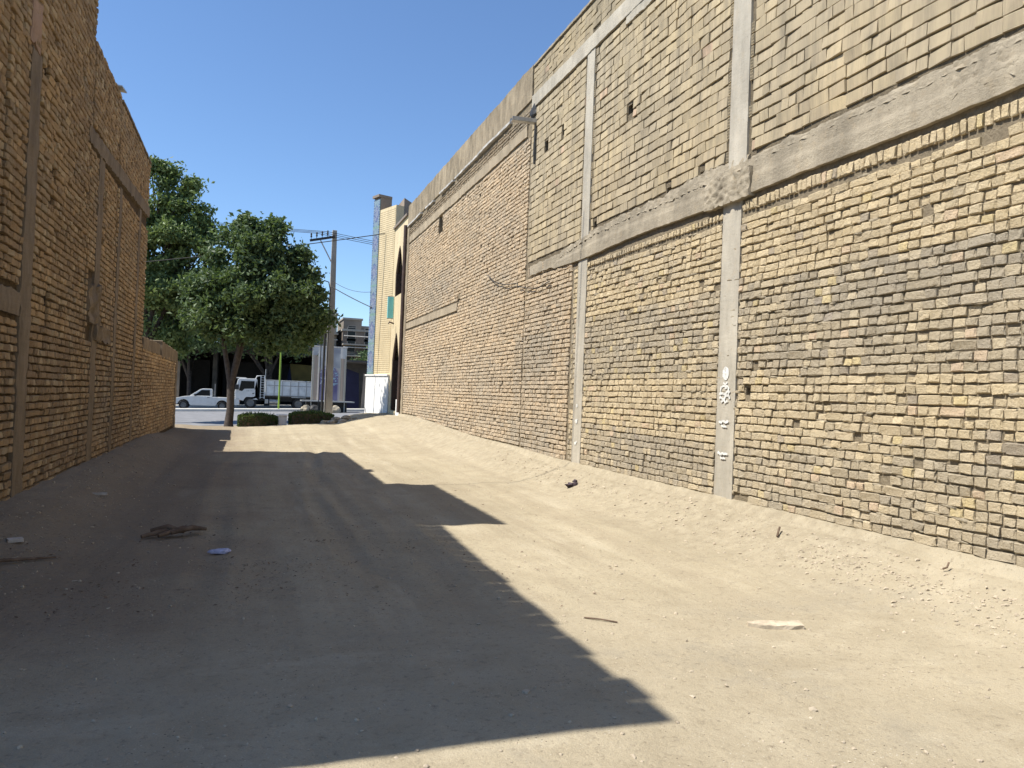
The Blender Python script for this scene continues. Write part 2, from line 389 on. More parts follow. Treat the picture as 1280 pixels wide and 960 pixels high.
def bricks_mesh(name, B, X, sgn, tm, mat, jit=.004):
    """B rows: y, z, w, h, out, tilt, r, g, b.  sgn -1: faces -X, +1: faces +X"""
    B = np.asarray(B, float); T, Q = tm; n, k = len(B), len(T)
    a = T[None, :, 0]*B[:, 2, None]; b = T[None, :, 1]*B[:, 3, None]; d = np.repeat(T[None, :, 2], n, 0)
    front = T[:, 2] > -.02
    J = rng.normal(0, jit, (n, k, 3)); J[:, :, 2] *= .8; J[:, ~front] *= .3
    a = a+J[..., 0]; b = b+J[..., 1]*.8; d = d+J[..., 2]+B[:, 4, None]
    a, b = a-b*B[:, 5, None], b+a*B[:, 5, None]
    d = d+a*rng.normal(0, .03, (n, 1))+b*rng.normal(0, .05, (n, 1))*(np.abs(T[None, :, 2]) < .03)
    V = np.empty((n, k, 3)); V[..., 0] = X+sgn*d; V[..., 1] = B[:, 0, None]+sgn*a; V[..., 2] = B[:, 1, None]+b
    QQ = (Q[None]+(np.arange(n)*k)[:, None, None]).reshape(-1, 4)
    return npmesh(name, V.reshape(-1, 3), QQ, mat, False, np.repeat(B[:, 6:9], k, 0))
def intervals(ya, yb, z, h, holes):
    iv = [(ya, yb)]
    for (a, b, c, d) in holes:
        if c < z+h*.35 and d > z-h*.35:
            nv = []
            for (p, q) in iv:
                if b <= p or a >= q: nv.append((p, q)); continue
                if a > p: nv.append((p, a))
                if b < q: nv.append((b, q))
            iv = nv
    return iv
def courses(ya, yb, z0, z1, pitch, h, holes, tone, long_frac=.09, head=.105, joint=.005, zwave=.012, zbot=None, out=.006, miss=.004, seed=1, widths=None):
    R = random.Random(seed); L = []; z = z0+pitch/2; row = 0
    while z < z1-pitch*.3:
        rowlong = R.random()
        for (p, q) in intervals(ya, yb, z, h, holes):
            y = p+R.random()*.02
            while y < q-.03:
                w = (.212 if R.random() < (long_frac*2.2 if rowlong < .25 else long_frac*.6) else head*R.uniform(.9, 1.1)) if widths is None else widths(R)
                if y+w > q: w = q-y
                if w < .04: break
                c = y+w/2; zz = z+zwave*noise.noise(Vector((c*.45, row*.31, seed)))+R.uniform(-.003, .003)
                if R.random() > miss and (zbot is None or zz > zbot(c)):
                    t = tone(c, zz, row, R)
                    ch = R.random() < .07 and widths is None
                    L.append((c, zz-(.006 if ch else 0), w-joint*R.uniform(.4, 1.7)-(.012 if ch else 0), h*(R.uniform(.72, .88) if ch else R.uniform(.9, 1.07)), R.gauss(out-(.010 if ch else 0), .0042)+.006*noise.noise(Vector((c*.8, z*.9, seed))), R.gauss(0, .022), *t))
                y += w
        z += pitch; row += 1
    return L
def pick(B, X, n=300):
    """the n bricks that show largest in the picture"""
    sc = []
    for i, b in enumerate(B):
        p = proj((X, b[0], b[1]))
        if p is None or not (-8 < p[0] < 1288 and -8 < p[1] < 968): continue
        q = proj((X, b[0]+b[2], b[1]))
        if q is None: continue
        sc.append((abs(q[0]-p[0])*b[3]/p[2], i))
    sc.sort(reverse=True); return set(i for _, i in sc[:n])
def brick_variants(tag, mat, w, h, n=10, jit=.0045, tm=None):
    out = []
    for _ in range(n):
        out.append(bricks_mesh(tag, [(0, 0, w, h, 0, 0, .5, .5, .5)], 0, -1, tm or TR, mat, jit))
    return out
_VAR = {}
def lay(B, X, sgn, parent, name, tm, mat, mat1, nsingle, jit=.004):
    sel = pick(B, X, nsingle) if nsingle else set()
    rest = [b for i, b in enumerate(B) if i not in sel]
    if rest: child(name, bricks_mesh(name, rest, X, sgn, tm, mat, jit), parent, kind='stuff')
    key = name
    if sel and key not in _VAR:
        h0 = sorted(b[3] for b in B)[len(B)//2]
        ws = (.095, .15, .2) if name == 'brick' else (.1, .2, .25)
        _VAR[key] = [(w, h0, brick_variants(name, mat1, w, h0, 10, jit, tm)) for w in ws]
    for i in sorted(sel):
        b = B[i]; w0, h0, vs = min(_VAR[key], key=lambda t: abs(t[0]-b[2]))
        o = bpy.data.objects.new(name, random.choice(vs))
        o.location = (X+sgn*b[4], b[0], b[1]); o.rotation_euler = (-sgn*b[5]*1.0, random.gauss(0, .03), (pi if sgn > 0 else 0)+random.gauss(0, .02))
        o.scale = (1, b[2]/w0, b[3]/h0); o.color = (b[6], b[7], b[8], 1); link(o, parent)
def backing(name, X, sgn, ya, yb, z0, z1, holes, mat, parent, depth=5.5, hd=.16):
    """wall body with square recesses"""
    b = MB(); ys = sorted({ya, yb, *[v for h in holes for v in h[:2]]}); zs = sorted({z0, z1, *[v for h in holes for v in h[2:]]})
    ys = [y for y in ys if ya <= y <= yb]; zs = [z for z in zs if z0 <= z <= z1]
    for i in range(len(ys)-1):
        for j in range(len(zs)-1):
            cy, cz = (ys[i]+ys[i+1])/2, (zs[j]+zs[j+1])/2
            if any(h[0] < cy < h[1] and h[2] < cz < h[3] for h in holes): continue
            b.add([(X, ys[i], zs[j]), (X, ys[i+1], zs[j]), (X, ys[i+1], zs[j+1]), (X, ys[i], zs[j+1])], [(0, 1, 2, 3)] if sgn > 0 else [(3, 2, 1, 0)])
    for (a, c, d, e) in holes:
        Xi = X-sgn*hd; P = [(X, a, d), (X, c, d), (X, c, e), (X, a, e), (Xi, a, d), (Xi, c, d), (Xi, c, e), (Xi, a, e)]
        F = [(4, 5, 6, 7), (0, 1, 5, 4), (1, 2, 6, 5), (2, 3, 7, 6), (3, 0, 4, 7)]
        b.add(P, F)
    Xb = X-sgn*depth
    b.add([(X, ya, z0), (Xb, ya, z0), (Xb, ya, z1), (X, ya, z1)], [(0, 1, 2, 3)]); b.add([(X, yb, z0), (Xb, yb, z0), (Xb, yb, z1), (X, yb, z1)], [(3, 2, 1, 0)])
    b.add([(Xb, ya, z0), (Xb, yb, z0), (Xb, yb, z1), (Xb, ya, z1)], [(0, 1, 2, 3)]); b.add([(X, ya, z1), (X, yb, z1), (Xb, yb, z1), (Xb, ya, z1)], [(0, 1, 2, 3)])
    me = bpy.data.meshes.new(name); me.from_pydata(b.v, [], b.f); me.materials.append(mat); me.update()
    child(name, me, parent)
def slab(name, X, sgn, ya, yb, zlo, zhi, out, mat, parent, step=.05, amp=.012, edge=.015, seed=0, depth=.1, freq=6, **k):
    """concrete member on a wall face: uneven front and ragged edges; zlo/zhi/ may be functions of y"""
    f0 = zlo if callable(zlo) else (lambda y: zlo); f1 = zhi if callable(zhi) else (lambda y: zhi); fo = out if callable(out) else (lambda y, t: out)
    ny = max(2, int(abs(yb-ya)/step)+1); zs = np.linspace(0, 1, max(3, int(abs(f1((ya+yb)/2)-f0((ya+yb)/2))/step)+2)); nz = len(zs)
    V = []
    for i in range(ny):
        y = ya+(yb-ya)*i/(ny-1)
        e0 = edge*noise.noise(Vector((y*5, seed, 1)))+edge*.6*noise.noise(Vector((y*17, seed, 2))); e1 = edge*noise.noise(Vector((y*5, seed, 7)))+edge*.6*noise.noise(Vector((y*17, seed, 8)))
        z0, z1 = f0(y)+e0, f1(y)+e1
        for t in zs:
            z = z0+(z1-z0)*t; yy = y+(edge*.7*noise.noise(Vector((z*6, seed, i//(ny-1)*5))) if i in (0, ny-1) else 0)
            o = fo(y, t)+amp*noise.noise(Vector((y*freq, z*freq, seed)))+amp*.5*noise.noise(Vector((y*freq*3.1, z*freq*3.1, seed)))
            V.append((X+sgn*o, yy, z))
    per = [i*nz for i in range(ny)]+[(ny-1)*nz+j for j in range(1, nz)]+[i*nz+nz-1 for i in range(ny-2, -1, -1)]+[j for j in range(nz-2, 0, -1)]
    nb = len(V)
    for p in per: V.append(V[p])
    nf = nb; nb = len(V)
    for p in per: V.append((X-sgn*depth, V[p][1], V[p][2]))
    F = [(i*nz+j, (i+1)*nz+j, (i+1)*nz+j+1, i*nz+j+1) for i in range(ny-1) for j in range(nz-1)]
    m = len(per); F += [(nf+a, nb+a, nb+(a+1) % m, nf+(a+1) % m) for a in range(m)]
    if sgn < 0: F = [tuple(reversed(q)) for q in F]
    o = child(name, npmesh(name, V, F, mat, False), parent, **k)
    o.data.polygons.foreach_set('use_smooth', np.arange(len(F)) < (ny-1)*(nz-1)); return o

def tone_right(y, z, row, R):
    n = noise.noise(Vector((y*.5, z*1.6, 3))); n2 = noise.noise(Vector((y*.16, row*.9, 11)))
    yel = Vector((.49, .39, .235)); bei = Vector((.44, .355, .23)); gry = Vector((.29, .25, .19)); pale = Vector((.56, .46, .30))
    if z > 2.72: w = .02
    elif z > 1.75: w = .74+.2*(y < 6)*(z > 2.2)
    elif z > 1.0: w = .22
    else: w = .66
    if 7.3 < y < 9.8 and z < 1.3: w += .28*(1-abs(z-.85)/.6)
    w += .30*n+.30*n2
    w += .25*noise.noise(Vector((y*1.7, z*2.4, 21)))
    g = min(1, max(0, w+R.gauss(0, .09)))
    c = yel.lerp(bei, .25+.5*R.random()).lerp(gry, g)
    u = R.random()
    if u < .02: c = c.lerp(Vector((.50, .37, .255)), .7)
    elif u < .045: c = c.lerp(Vector((.54, .43, .21)), .6)
    elif u < .06: c = c.lerp(Vector((.22, .19, .165)), .6)
    elif u < .2: c = c.lerp(pale, .5)
    return c*R.uniform(.90, 1.08)*1.34
def tone_old(y, z, row, R):
    n = noise.noise(Vector((y*.35, z*.8, 5)))
    a = Vector((.46, .355, .235)); b = Vector((.50, .375, .245)); g = Vector((.31, .265, .205))
    c = a.lerp(b, R.random()); w = .28+.5*n+(.25 if z < 1.0 else 0)
    if 12.2 < y < 14.2 and z < 2.6: w += .25
    return c.lerp(g, min(1, max(0, w+R.gauss(0, .15))))*R.uniform(.86, 1.12)*1.3
def tone_left(y, z, row, R):
    n = noise.noise(Vector((y*.7, z*1.1, 8)))
    c = Vector((.50, .325, .16)).lerp(Vector((.40, .255, .125)), R.random()); g = Vector((.25, .165, .095))
    c = c.lerp(g, min(1, max(0, .32+.6*n+(.22 if z < 2 else 0)+R.gauss(0, .18))))
    if R.random() < .16: c = c.lerp(Vector((.52, .39, .23)), .7)
    return c*R.uniform(.80, 1.18)*1.15
def tone_block(y, z, row, R):
    c = Vector((.47, .38, .235)).lerp(Vector((.40, .325, .215)), R.random()).lerp(Vector((.33, .285, .21)), max(0, min(1, .25+.6*noise.noise(Vector((y*.8, z*.7, 2))))))
    if R.random() < .012: c = Vector((.50, .36, .25))
    return c*R.uniform(.94, 1.07)*1.06

RX = 5.0
# ------------------------------------------------------------------ right: brick building with concrete frame
rb = thing('brick_building', 'sunlit brick building on the right with concrete columns, belt and block upper storey', 'building', (RX, 7, 0))
COLS = [(-1.2, -.9), (2.95, 3.25), (6.86, 7.19), (10.83, 11.16)]
UCOL = [(-1.2, -.9), (2.95, 3.25), (6.79, 7.11), (10.80, 11.08)]
bt_lo = lambda y: 3.70+.035*noise.noise(Vector((y*.5, 0, 4)))
bt_hi = lambda y: (4.07+.02*noise.noise(Vector((y*.9, 0, 2)))) if y < 10.5 else 4.07-.15*(y-10.5)/1.6
lowhole = [(6.60, 6.70, 1.52, 1.60)]
uphole = [(9.48, 9.64, 5.56, 5.69), (8.34, 8.48, 4.06, 4.20), (7.6, 7.72, 4.1, 4.2), (12.0, 12.1, 6.05, 6.25), (12.72, 12.92, 6.0, 6.2), (10.55, 10.66, 4.12, 4.22), (4.02, 4.16, 5.02, 5.10)]
backing('wall', RX+.018, -1, -1.2, 11.42, -.3, 3.9, lowhole, M['mortar'], rb)
backing('wall', RX+.016, -1, -1.2, 13.66, 3.9, 7.92, uphole, M['mortarB'], rb)
colholes = [(a-.012, b+.012, 0, 3.9) for a, b in COLS]
LB = courses(-.9, 11.16, .375, 3.52, .0835, .0705, colholes+lowhole+[(6.62, 6.86, .36, .47)], tone_right, seed=3, miss=.006)
LB += courses(11.18, 11.36, .40, 3.62, .0835, .068, [], tone_right, seed=4, out=-.01)
# rowlock course under the belt
R_ = random.Random(5); y = -.85
while y < 10.8:
    if not any(a-.03 < y < b+.03 for a, b in COLS):
        if y < 6.86 or R_.random() < .97:
            hh = .105 if y < 6.8 else .07
            LB.append((y, 3.522+hh/2+R_.uniform(-.004, .004)+.01*noise.noise(Vector((y*.6, 0, 0))), .056*R_.uniform(.85, 1.1), hh*R_.uniform(.92, 1.03), R_.gauss(.008, .005), R_.gauss(0, .05), *tone_right(y, 3.5, 0, R_)))
    y += .066 if y < 6.8 else .07
lay(LB, RX, -1, rb, 'brick', TR, M['brick'], M['brick1'], 300)
for a, b in COLS:
    slab('tie_column', RX, -1, a, b, .30, 3.72, .006, M['conc'], rb, step=.06, amp=.003, edge=.006, seed=a)
for a, b in UCOL:
    slab('tie_column', RX, -1, a, b, 4.02, 7.08, .014, M['conc'], rb, step=.06, amp=.003, edge=.005, seed=a+9)
slab('tie_beam', RX, -1, -1.2, 12.1, bt_lo, bt_hi, lambda y, t: .032 if t < .52 else .020, M['conc2'], rb, step=.03, amp=.005, edge=.009, seed=3, freq=9)
# mortar squeezed out over the belt
slab('mortar_ridge', RX, -1, 6.75, 11.9, lambda y: bt_hi(y)-.07, lambda y: bt_hi(y)+.03+.07*exp(-((y-7.5)/.9)**2)+.03*noise.noise(Vector((y*4, 1, 1))), lambda y, t: .026-.02*t, M['conc2'], rb, step=.022, amp=.022, edge=.03, seed=21, freq=15)
slab('mortar_ridge', RX, -1, 6.66, 7.5, 3.66, 3.98, lambda y, t: .062, M['conc2'], rb, step=.02, amp=.026, edge=.03, seed=22, freq=16)
slab('mortar_ridge', RX, -1, -1.0, 6.7, lambda y: bt_hi(y)-.05, lambda y: bt_hi(y)+.03+.03*noise.noise(Vector((y*3, 3, 1))), lambda y, t: .022-.018*t, M['conc2'], rb, step=.025, amp=.016, edge=.022, seed=23, freq=14)
slab('mortar_ridge', RX, -1, 3.2, 4.25, 3.82, lambda y: 4.1, lambda y, t: .03-.02*t, M['conc2'], rb, step=.022, amp=.022, edge=.05, seed=24, freq=15)
slab('tie_beam', RX, -1, -1.2, 13.62, 7.06, 7.31, lambda y, t: .03, M['conc'], rb, step=.05, amp=.006, edge=.008, seed=6)
slab('beam_patch', RX, -1, 8.0, 9.75, lambda y: 6.93+.05*noise.noise(Vector((y*3, 0, 0))), 7.06, lambda y, t: .02, M['conc'], rb, step=.04, amp=.008, edge=.02, seed=61)
wblk = lambda R: R.choice((.205, .205, .205, .22, .25, .25, .105, .15))
ucolh = [(a-.008, b+.008, 3.9, 7.1) for a, b in UCOL]
endw = []
for a, b in UCOL[2:]:
    endw += [(a-.065, a-.008, 4.0, 7.05), (b+.008, b+.06, 4.0, 7.05)]
UB = courses(-.9, 13.62, 4.02, 7.05, .1305, .1145, ucolh+uphole+endw+[(8.0, 9.75, 6.95, 7.1)], tone_block, widths=wblk, joint=.0035, zwave=.014, zbot=lambda y: bt_hi(y)+.03, out=.004, miss=.0, seed=8)
UB2 = courses(-.9, 13.62, 7.315, 7.93, .108, .098, [], lambda y, z, r, R: tone_block(y, z, r, R)*.82, widths=wblk, joint=.006, zwave=.01, out=.004, seed=9)
lay(UB+UB2, RX, -1, rb, 'hollow_block', TB, M['block'], M['block1'], 300, .0018)
# end blocks that show their holes
def endblock(y, z, w, h):
    b = MB(); x0, x1 = RX-.010, RX+.06
    t = .007; b.box(x0, x1, y-w/2, y-w/2+t, z-h/2, z+h/2); b.box(x0, x1, y-t/2, y+t/2, z-h/2, z+h/2); b.box(x0, x1, y+w/2-t, y+w/2, z-h/2, z+h/2)
    for k in range(4):
        zz = z-h/2+(h-t)*k/3
        for s in (0, 1): b.box(x0+.0015, x1, y-w/2+t+s*(w-t)/2, y-w/2+s*(w-t)/2+(w-t)/2, zz, zz+t)
    me = bpy.data.meshes.new('block_end'); me.from_pydata(b.v, [], b.f); me.materials.append(M['block1']); return me
EB = endblock(0, 0, .05, .112)
for a, b in UCOL[2:]:
    for k in range(23):
        z = 4.02+.065+.1305*k
        for yy in (a-.036, b+.034):
            if random.random() < .72 and z > bt_hi(yy)+.05:
                o = child('block_end', EB, rb); o.location = (0, yy, z+random.uniform(-.004, .004)); o.color = (*tone_block(yy, z, k, random), 1)
# coping and foot
slab('parapet_coping', RX, -1, -1.2, 13.66, 7.91, 7.95, .014, M['conc2'], rb, step=.06, amp=.008, edge=.012, seed=31, depth=.3)
def plinth(ya, yb, name, mat, parent):
    V = []; n = int((yb-ya)/.06); prof = [(.0, .014), (.04, .0), (.11, -.07), (.19, -.13), (.30, -.30)]
    for i in range(n+1):
        y = ya+(yb-ya)*i/n; b = base_r(y)
        for k, (o, dz) in enumerate(prof):
            V.append((RX-o-.02*noise.noise(Vector((y*2.5, k, 0)))-.012*noise.noise(Vector((y*9, k*2, 4)))+(.06 if k == 0 else 0), y, b+dz+.016*noise.noise(Vector((y*3, k, 7)))+.008*noise.noise(Vector((y*13, k, 7)))))
    m = len(prof); F = [(i*m+k, i*m+k+1, (i+1)*m+k+1, (i+1)*m+k) for i in range(n) for k in range(m-1)]
    child(name, npmesh(name, V, F, mat, True), parent)
M['foot'] = M['ground']
plinth(-1.2, 11.3, 'plinth', M['foot'], rb)
def smears(pts, X, name, parent, mat):
    bm = bmesh.new(); bmesh.ops.create_icosphere(bm, subdivisions=1, radius=1); T = np.array([v.co[:] for v in bm.verts]); F = np.array([[v.index for v in f.verts] for f in bm.faces]); bm.free()
    P = np.array(pts); n, k = len(P), len(T); V = np.empty((n, k, 3)); J = rng.uniform(.55, 1.35, (n, k))
    V[..., 0] = X-T[None, :, 0]*P[:, 4, None]*J; V[..., 1] = P[:, 0, None]+T[None, :, 1]*P[:, 2, None]*J; V[..., 2] = P[:, 1, None]+T[None, :, 2]*P[:, 3, None]*J
    Q = (F[None]+(np.arange(n)*k)[:, None, None]).reshape(-1, 3); child(name, npmesh(name, V.reshape(-1, 3), Q, mat, True), parent, kind='stuff')
SP = []
for _ in range(900):
    yy = random.uniform(2.0, 10.8); k = random.randint(1, 37); zz = .375+.0835*k
    if noise.noise(Vector((yy*.6, zz*.7, 40))) < -.02: continue
    SP.append((yy, zz+.012*noise.noise(Vector((yy*.45, k*.31, 3)))+random.uniform(-.008, .012), random.uniform(.02, .11), random.uniform(.008, .022), random.uniform(.012, .022)))
for a, b in COLS[1:]:
    for _ in range(60):
        SP.append((random.choice((a-.012, b+.012)), random.uniform(.4, 3.6), random.uniform(.008, .022), random.uniform(.015, .06), random.uniform(.012, .02)))
smears(SP, RX+.008, 'mortar_smear', rb, mortar_mat('mortar smear', (.40, .34, .245)))
# white stencilled marks on the columns (illegible)
def paint(rect, strokes, X, parent):
    for k, (pts, w) in enumerate(strokes):
        V = []
        for i, (y, z) in enumerate(pts):
            a = pts[max(0, i-1)]; c = pts[min(len(pts)-1, i+1)]; dy, dz = c[0]-a[0], c[1]-a[1]; L = sqrt(dy*dy+dz*dz) or 1
            ww = w*(1+.35*noise.noise(Vector((y*60, z*60, k))))
            V += [(X-.0007*k, y-dz/L*ww, z+dy/L*ww), (X-.0007*k, y+dz/L*ww, z-dy/L*ww)]
        b = MB(); b.add(V, [(2*i, 2*i+1, 2*i+3, 2*i+2) for i in range(len(pts)-1)]); b.build('stencil_stroke', M['spray'], parent)
def ring(cy, cz, ry, rz, a0=0, a1=2*pi, n=24): return [(cy+ry*cos(a0+(a1-a0)*i/n), cz+rz*sin(a0+(a1-a0)*i/n)) for i in range(n+1)]
RN = random.Random(4)
def scribble(cy, cz, w, n=9, h=.02): return [(cy+w*(.5-i/(n-1)), cz+h*RN.uniform(-1, 1)) for i in range(n)]
yc = 7.035
st = [(ring(yc, 1.755, .036, .055), .022), (ring(yc-.002, 1.75, .012, .018), .010)]
st += [([(yc-.04, 1.66), (yc, 1.63), (yc+.035, 1.655)], .012), (ring(yc+.02, 1.585, .05, .03, 0, pi), .011), (ring(yc-.035, 1.58, .03, .035, 0, 4), .012),
       (scribble(yc, 1.54, .2), .013), (scribble(yc, 1.49, .19, 11, .028), .014), (scribble(yc, 1.44, .12), .011), ([(yc+.07, 1.61), (yc+.075, 1.52)], .01), ([(yc-.075, 1.60), (yc-.07, 1.5)], .01)]
st += [(scribble(yc, 1.215, .18, 9, .012), .014), (scribble(yc-.01, 1.165, .10, 7, .010), .011), (scribble(yc, .865, .19, 9, .012), .014), (scribble(yc-.01, .815, .09, 7, .010), .011)]
paint(None, st, RX-.0125, rb)
yc = 11.0
paint(None, [(ring(yc, 1.30, .015, .02), .010), (scribble(yc, 1.06, .09), .022), (ring(yc, 1.05, .02, .02), .018), (scribble(yc, .70, .09), .02)], RX-.0125, rb)

# ------------------------------------------------------------------ right: older brick building farther on
ob = thing('brick_building', 'old plain brick building beyond the concrete framed one, with a missing-brick slot near its top', 'building', (RX, 19, 0))
ohole = [(20.78, 21.27, 6.08, 6.66), (18.55, 18.78, 3.82, 3.98)]
backing('wall', RX+.02, -1, 11.42, 25.9, -.3, 3.9, [ohole[1]], M['mortar'], ob)
backing('wall', RX+.02, -1, 13.66, 25.9, 3.9, 7.98, [ohole[0]], M['mortar'], ob)
skip = ohole+[(18.75, 25.9, 3.58, 3.8)]
OB = courses(11.42, 13.66, .30, 3.72, .079, .064, skip, tone_old, zbot=lambda y: base_r(y)+.01, seed=12, miss=.004, long_frac=.25)
OB += courses(13.7, 25.86, .30, 6.58, .079, .064, skip, tone_old, zbot=lambda y: base_r(y)+.01, seed=13, miss=.003, long_frac=.25)
OB += courses(13.7, 25.86, 6.84, 7.2, .075, .05, [], lambda y, z, r, R: tone_old(y, z, r, R)*.55, seed=14, miss=.02, out=-.004)
# soldier bricks under the block infill
y = 11.6
while y < 13.6:
    OB.append((y, 3.82, .06, .2, R_.gauss(.0, .008), R_.gauss(0, .05), *(tone_old(y, 3.8, 0, R_)*.75))); y += .072
near = [b for b in OB if b[0] < 15.5]; farb = [b for b in OB if b[0] >= 15.5]
lay(near, RX, -1, ob, 'brick', TR, M['brick'], M['brick1'], 0)
lay(farb, RX, -1, ob, 'brick', TF, M['brick'], M['brick1'], 0)
slab('plaster_band', RX, -1, 13.9, 25.9, lambda y: 6.60+.03*noise.noise(Vector((y*.8, 0, 0))), 6.83, .012, M['plast2'], ob, step=.08, amp=.008, edge=.02, seed=41)
slab('plaster_band', RX, -1, 18.8, 25.9, lambda y: 3.60, 3.80, .012, M['plast2'], ob, step=.08, amp=.008, edge=.015, seed=42)
slab('parapet', RX, -1, 13.68, 25.9, 7.28, lambda y: 7.965+.025*noise.noise(Vector((y*1.5, 0, 0))), lambda y, t: .012, M['plaster'], ob, step=.09, amp=.012, edge=.012, seed=43, depth=.3)
for _a, _b in ((14.9, 19.4), (19.6, 21.1), (21.9, 23.0), (23.6, 25.8)): slab('flashing_strip', RX, -1, _a, _b, 7.2, 7.25, lambda y, t: .06+.03*noise.noise(Vector((y*.7, 0, 0))), M['flash'], ob, step=.12, amp=.012, edge=.014, seed=44)
slab('cement_patch', RX, -1, 12.0, 13.4, lambda y: 3.74+.04*noise.noise(Vector((y*3, 0, 0))), 3.93, lambda y, t: .02, M['conc2'], ob, step=.05, amp=.02, edge=.03, seed=45)
slab('plaster_band', RX, -1, 25.55, 25.92, .6, 7.3, .02, M['plaster'], ob, step=.1, amp=.01, edge=.02, seed=46)
plinth(11.3, 25.9, 'plinth', M['foot'], ob)
# gutter outlet at the joint of the two buildings, and a slack cable
gt = thing('gutter_spout', 'grey metal gutter spout jutting from the top of the right wall between two buildings', 'gutter', (RX, 14.2, 7.1))
b = MB(); b.obox((4.76, 13.45, 6.71), (.26, 0, .012), (0, .06, 0), (0, 0, .006)); b.build('spout_floor', M['steel'], gt)
for yy in (13.385, 13.515): MB().obox((4.76, yy, 6.745), (.26, 0, .012), (0, .005, 0), (0, 0, .035)).build('spout_side', M['steel'], gt)
b = MB(); b.lump((5.0, 13.55, 6.98), .13, 3, 2, .5, (.45, 1.2, 1)); b.build('hollow_shade_lump', M['darkm'], gt)  # dark lump standing in for the shaded hollow above the spout
MB().tube([(4.97, 13.36, 6.66), (4.965, 13.36, 6.3), (4.97, 13.37, 5.9)], .018).build('down_pipe', M['darkm'], gt)
def cable(name, pts, r, label, cat='cable', mat='darkm', sag=0, n=14, group=None):
    P0, P1 = Vector(pts[0]), Vector(pts[-1]); L = []
    if len(pts) == 2:
        for i in range(n+1):
            t = i/n; p = P0.lerp(P1, t); p.z -= sag*4*t*(1-t); L.append(p)
    else: L = pts
    b = MB(); b.tube(L, r, 6); return _tag(b.build(name, M[mat]), label, cat, group)
def _tag(o, label, cat, group=None, kind=None):
    o['label'] = label; o['category'] = cat
    if group: o['group'] = group
    if kind: o['kind'] = kind
    return o
cable('hanging_cable', [(4.95, 16.06, 4.14), (4.95, 15.5, 3.9), (4.945, 14.8, 3.75), (4.95, 13.99, 3.68), (4.94, 13.97, 3.62), (4.95, 13.5, 3.52), (4.95, 12.9, 3.44), (4.95, 12.3, 3.49)], .009, 'thin slack cable drooping across the old brick wall on the right')

# ------------------------------------------------------------------ left buildings (in shade)
LX = -2.15
lt = thing('brick_building', 'tall shaded brick building at the left edge of the picture, its top out of sight', 'building', (LX, 9.5, 0))
lf = thing('brick_building', 'shaded two-step brick building at the far left, ending beside the trees', 'building', (LX, 14.2, 0))
ln = thing('brick_building', 'shaded brick building on the left nearest to the viewer, casting the nearest shadow', 'building', (LX, 5.3, 0))
LC1 = [(8.42, 8.78)]
backing('wall', LX-.036, 1, 7.74, 11.32, -.3, 7.08, [(9.35, 9.5, 2.0, 2.35), (8.95, 9.06, 4.6, 4.75)], M['mortarL'], lt)
hl = [(8.40, 8.80, 0, 4.66), (9.35, 9.5, 2.0, 2.35), (7.7, 8.42, 1.98, 2.24), (8.95, 9.06, 4.6, 4.75)]
LL = courses(7.76, 11.3, .18, 7.05, .081, .062, hl, tone_left, seed=31, miss=.012, out=.004, long_frac=.2)
lay(LL, LX, 1, lt, 'brick', TR, M['brick'], M['brick1'], 300, .0035)
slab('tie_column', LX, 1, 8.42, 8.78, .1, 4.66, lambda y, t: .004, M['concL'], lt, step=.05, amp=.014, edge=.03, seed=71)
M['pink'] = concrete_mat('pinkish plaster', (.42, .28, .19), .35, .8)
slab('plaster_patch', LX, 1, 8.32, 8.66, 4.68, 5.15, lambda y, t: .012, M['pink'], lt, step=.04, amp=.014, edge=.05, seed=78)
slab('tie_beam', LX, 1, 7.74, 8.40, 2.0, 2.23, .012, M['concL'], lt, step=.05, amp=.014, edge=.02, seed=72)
# farther, slightly lower part with a step in its parapet
backing('wall', LX-.036, 1, 11.321, 13.45, -.3, 6.02, [(12.35, 12.5, 3.95, 4.2)], M['mortarL'], lf)
backing('wall', LX-.036, 1, 13.45, 17.1, -.3, 5.96, [], M['mortarL'], lf)
bm_lo = lambda y: 4.56+.045*(y-11.2)
fh = [(11.0, 17.1, 4.60, 4.82), (11.88, 12.28, 0, 4.7), (13.62, 13.9, 0, 4.6), (15.85, 16.15, 0, 4.7), (12.35, 12.5, 3.95, 4.2), (11.5, 12.2, 1.95, 2.9), (13.42, 13.48, 4.6, 6.1)]
FL = courses(11.36, 13.42, .18, 6.0, .081, .062, fh, tone_left, seed=33, miss=.012, out=.004)
FL += courses(13.48, 17.08, .18, 5.95, .081, .061, fh, tone_left, seed=34, miss=.006, out=.004)
lay(FL, LX, 1, lf, 'brick', TR, M['brick'], M['brick1'], 0, .003)
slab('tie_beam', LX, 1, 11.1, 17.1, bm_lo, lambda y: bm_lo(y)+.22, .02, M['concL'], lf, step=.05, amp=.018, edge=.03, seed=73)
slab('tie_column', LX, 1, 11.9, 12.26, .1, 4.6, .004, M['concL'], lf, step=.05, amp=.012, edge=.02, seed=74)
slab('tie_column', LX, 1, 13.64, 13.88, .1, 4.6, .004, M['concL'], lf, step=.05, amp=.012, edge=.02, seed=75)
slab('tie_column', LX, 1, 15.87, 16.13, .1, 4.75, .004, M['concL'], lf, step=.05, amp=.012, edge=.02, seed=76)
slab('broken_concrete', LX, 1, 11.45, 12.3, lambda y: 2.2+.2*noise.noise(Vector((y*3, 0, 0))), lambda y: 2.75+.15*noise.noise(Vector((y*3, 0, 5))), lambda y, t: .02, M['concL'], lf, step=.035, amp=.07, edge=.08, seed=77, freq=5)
slab('broken_concrete', LX, 1, 12.0, 13.1, lambda y: 1.98, lambda y: 2.2, lambda y, t: .04, M['concL'], lf, step=.035, amp=.05, edge=.05, seed=79, freq=5)
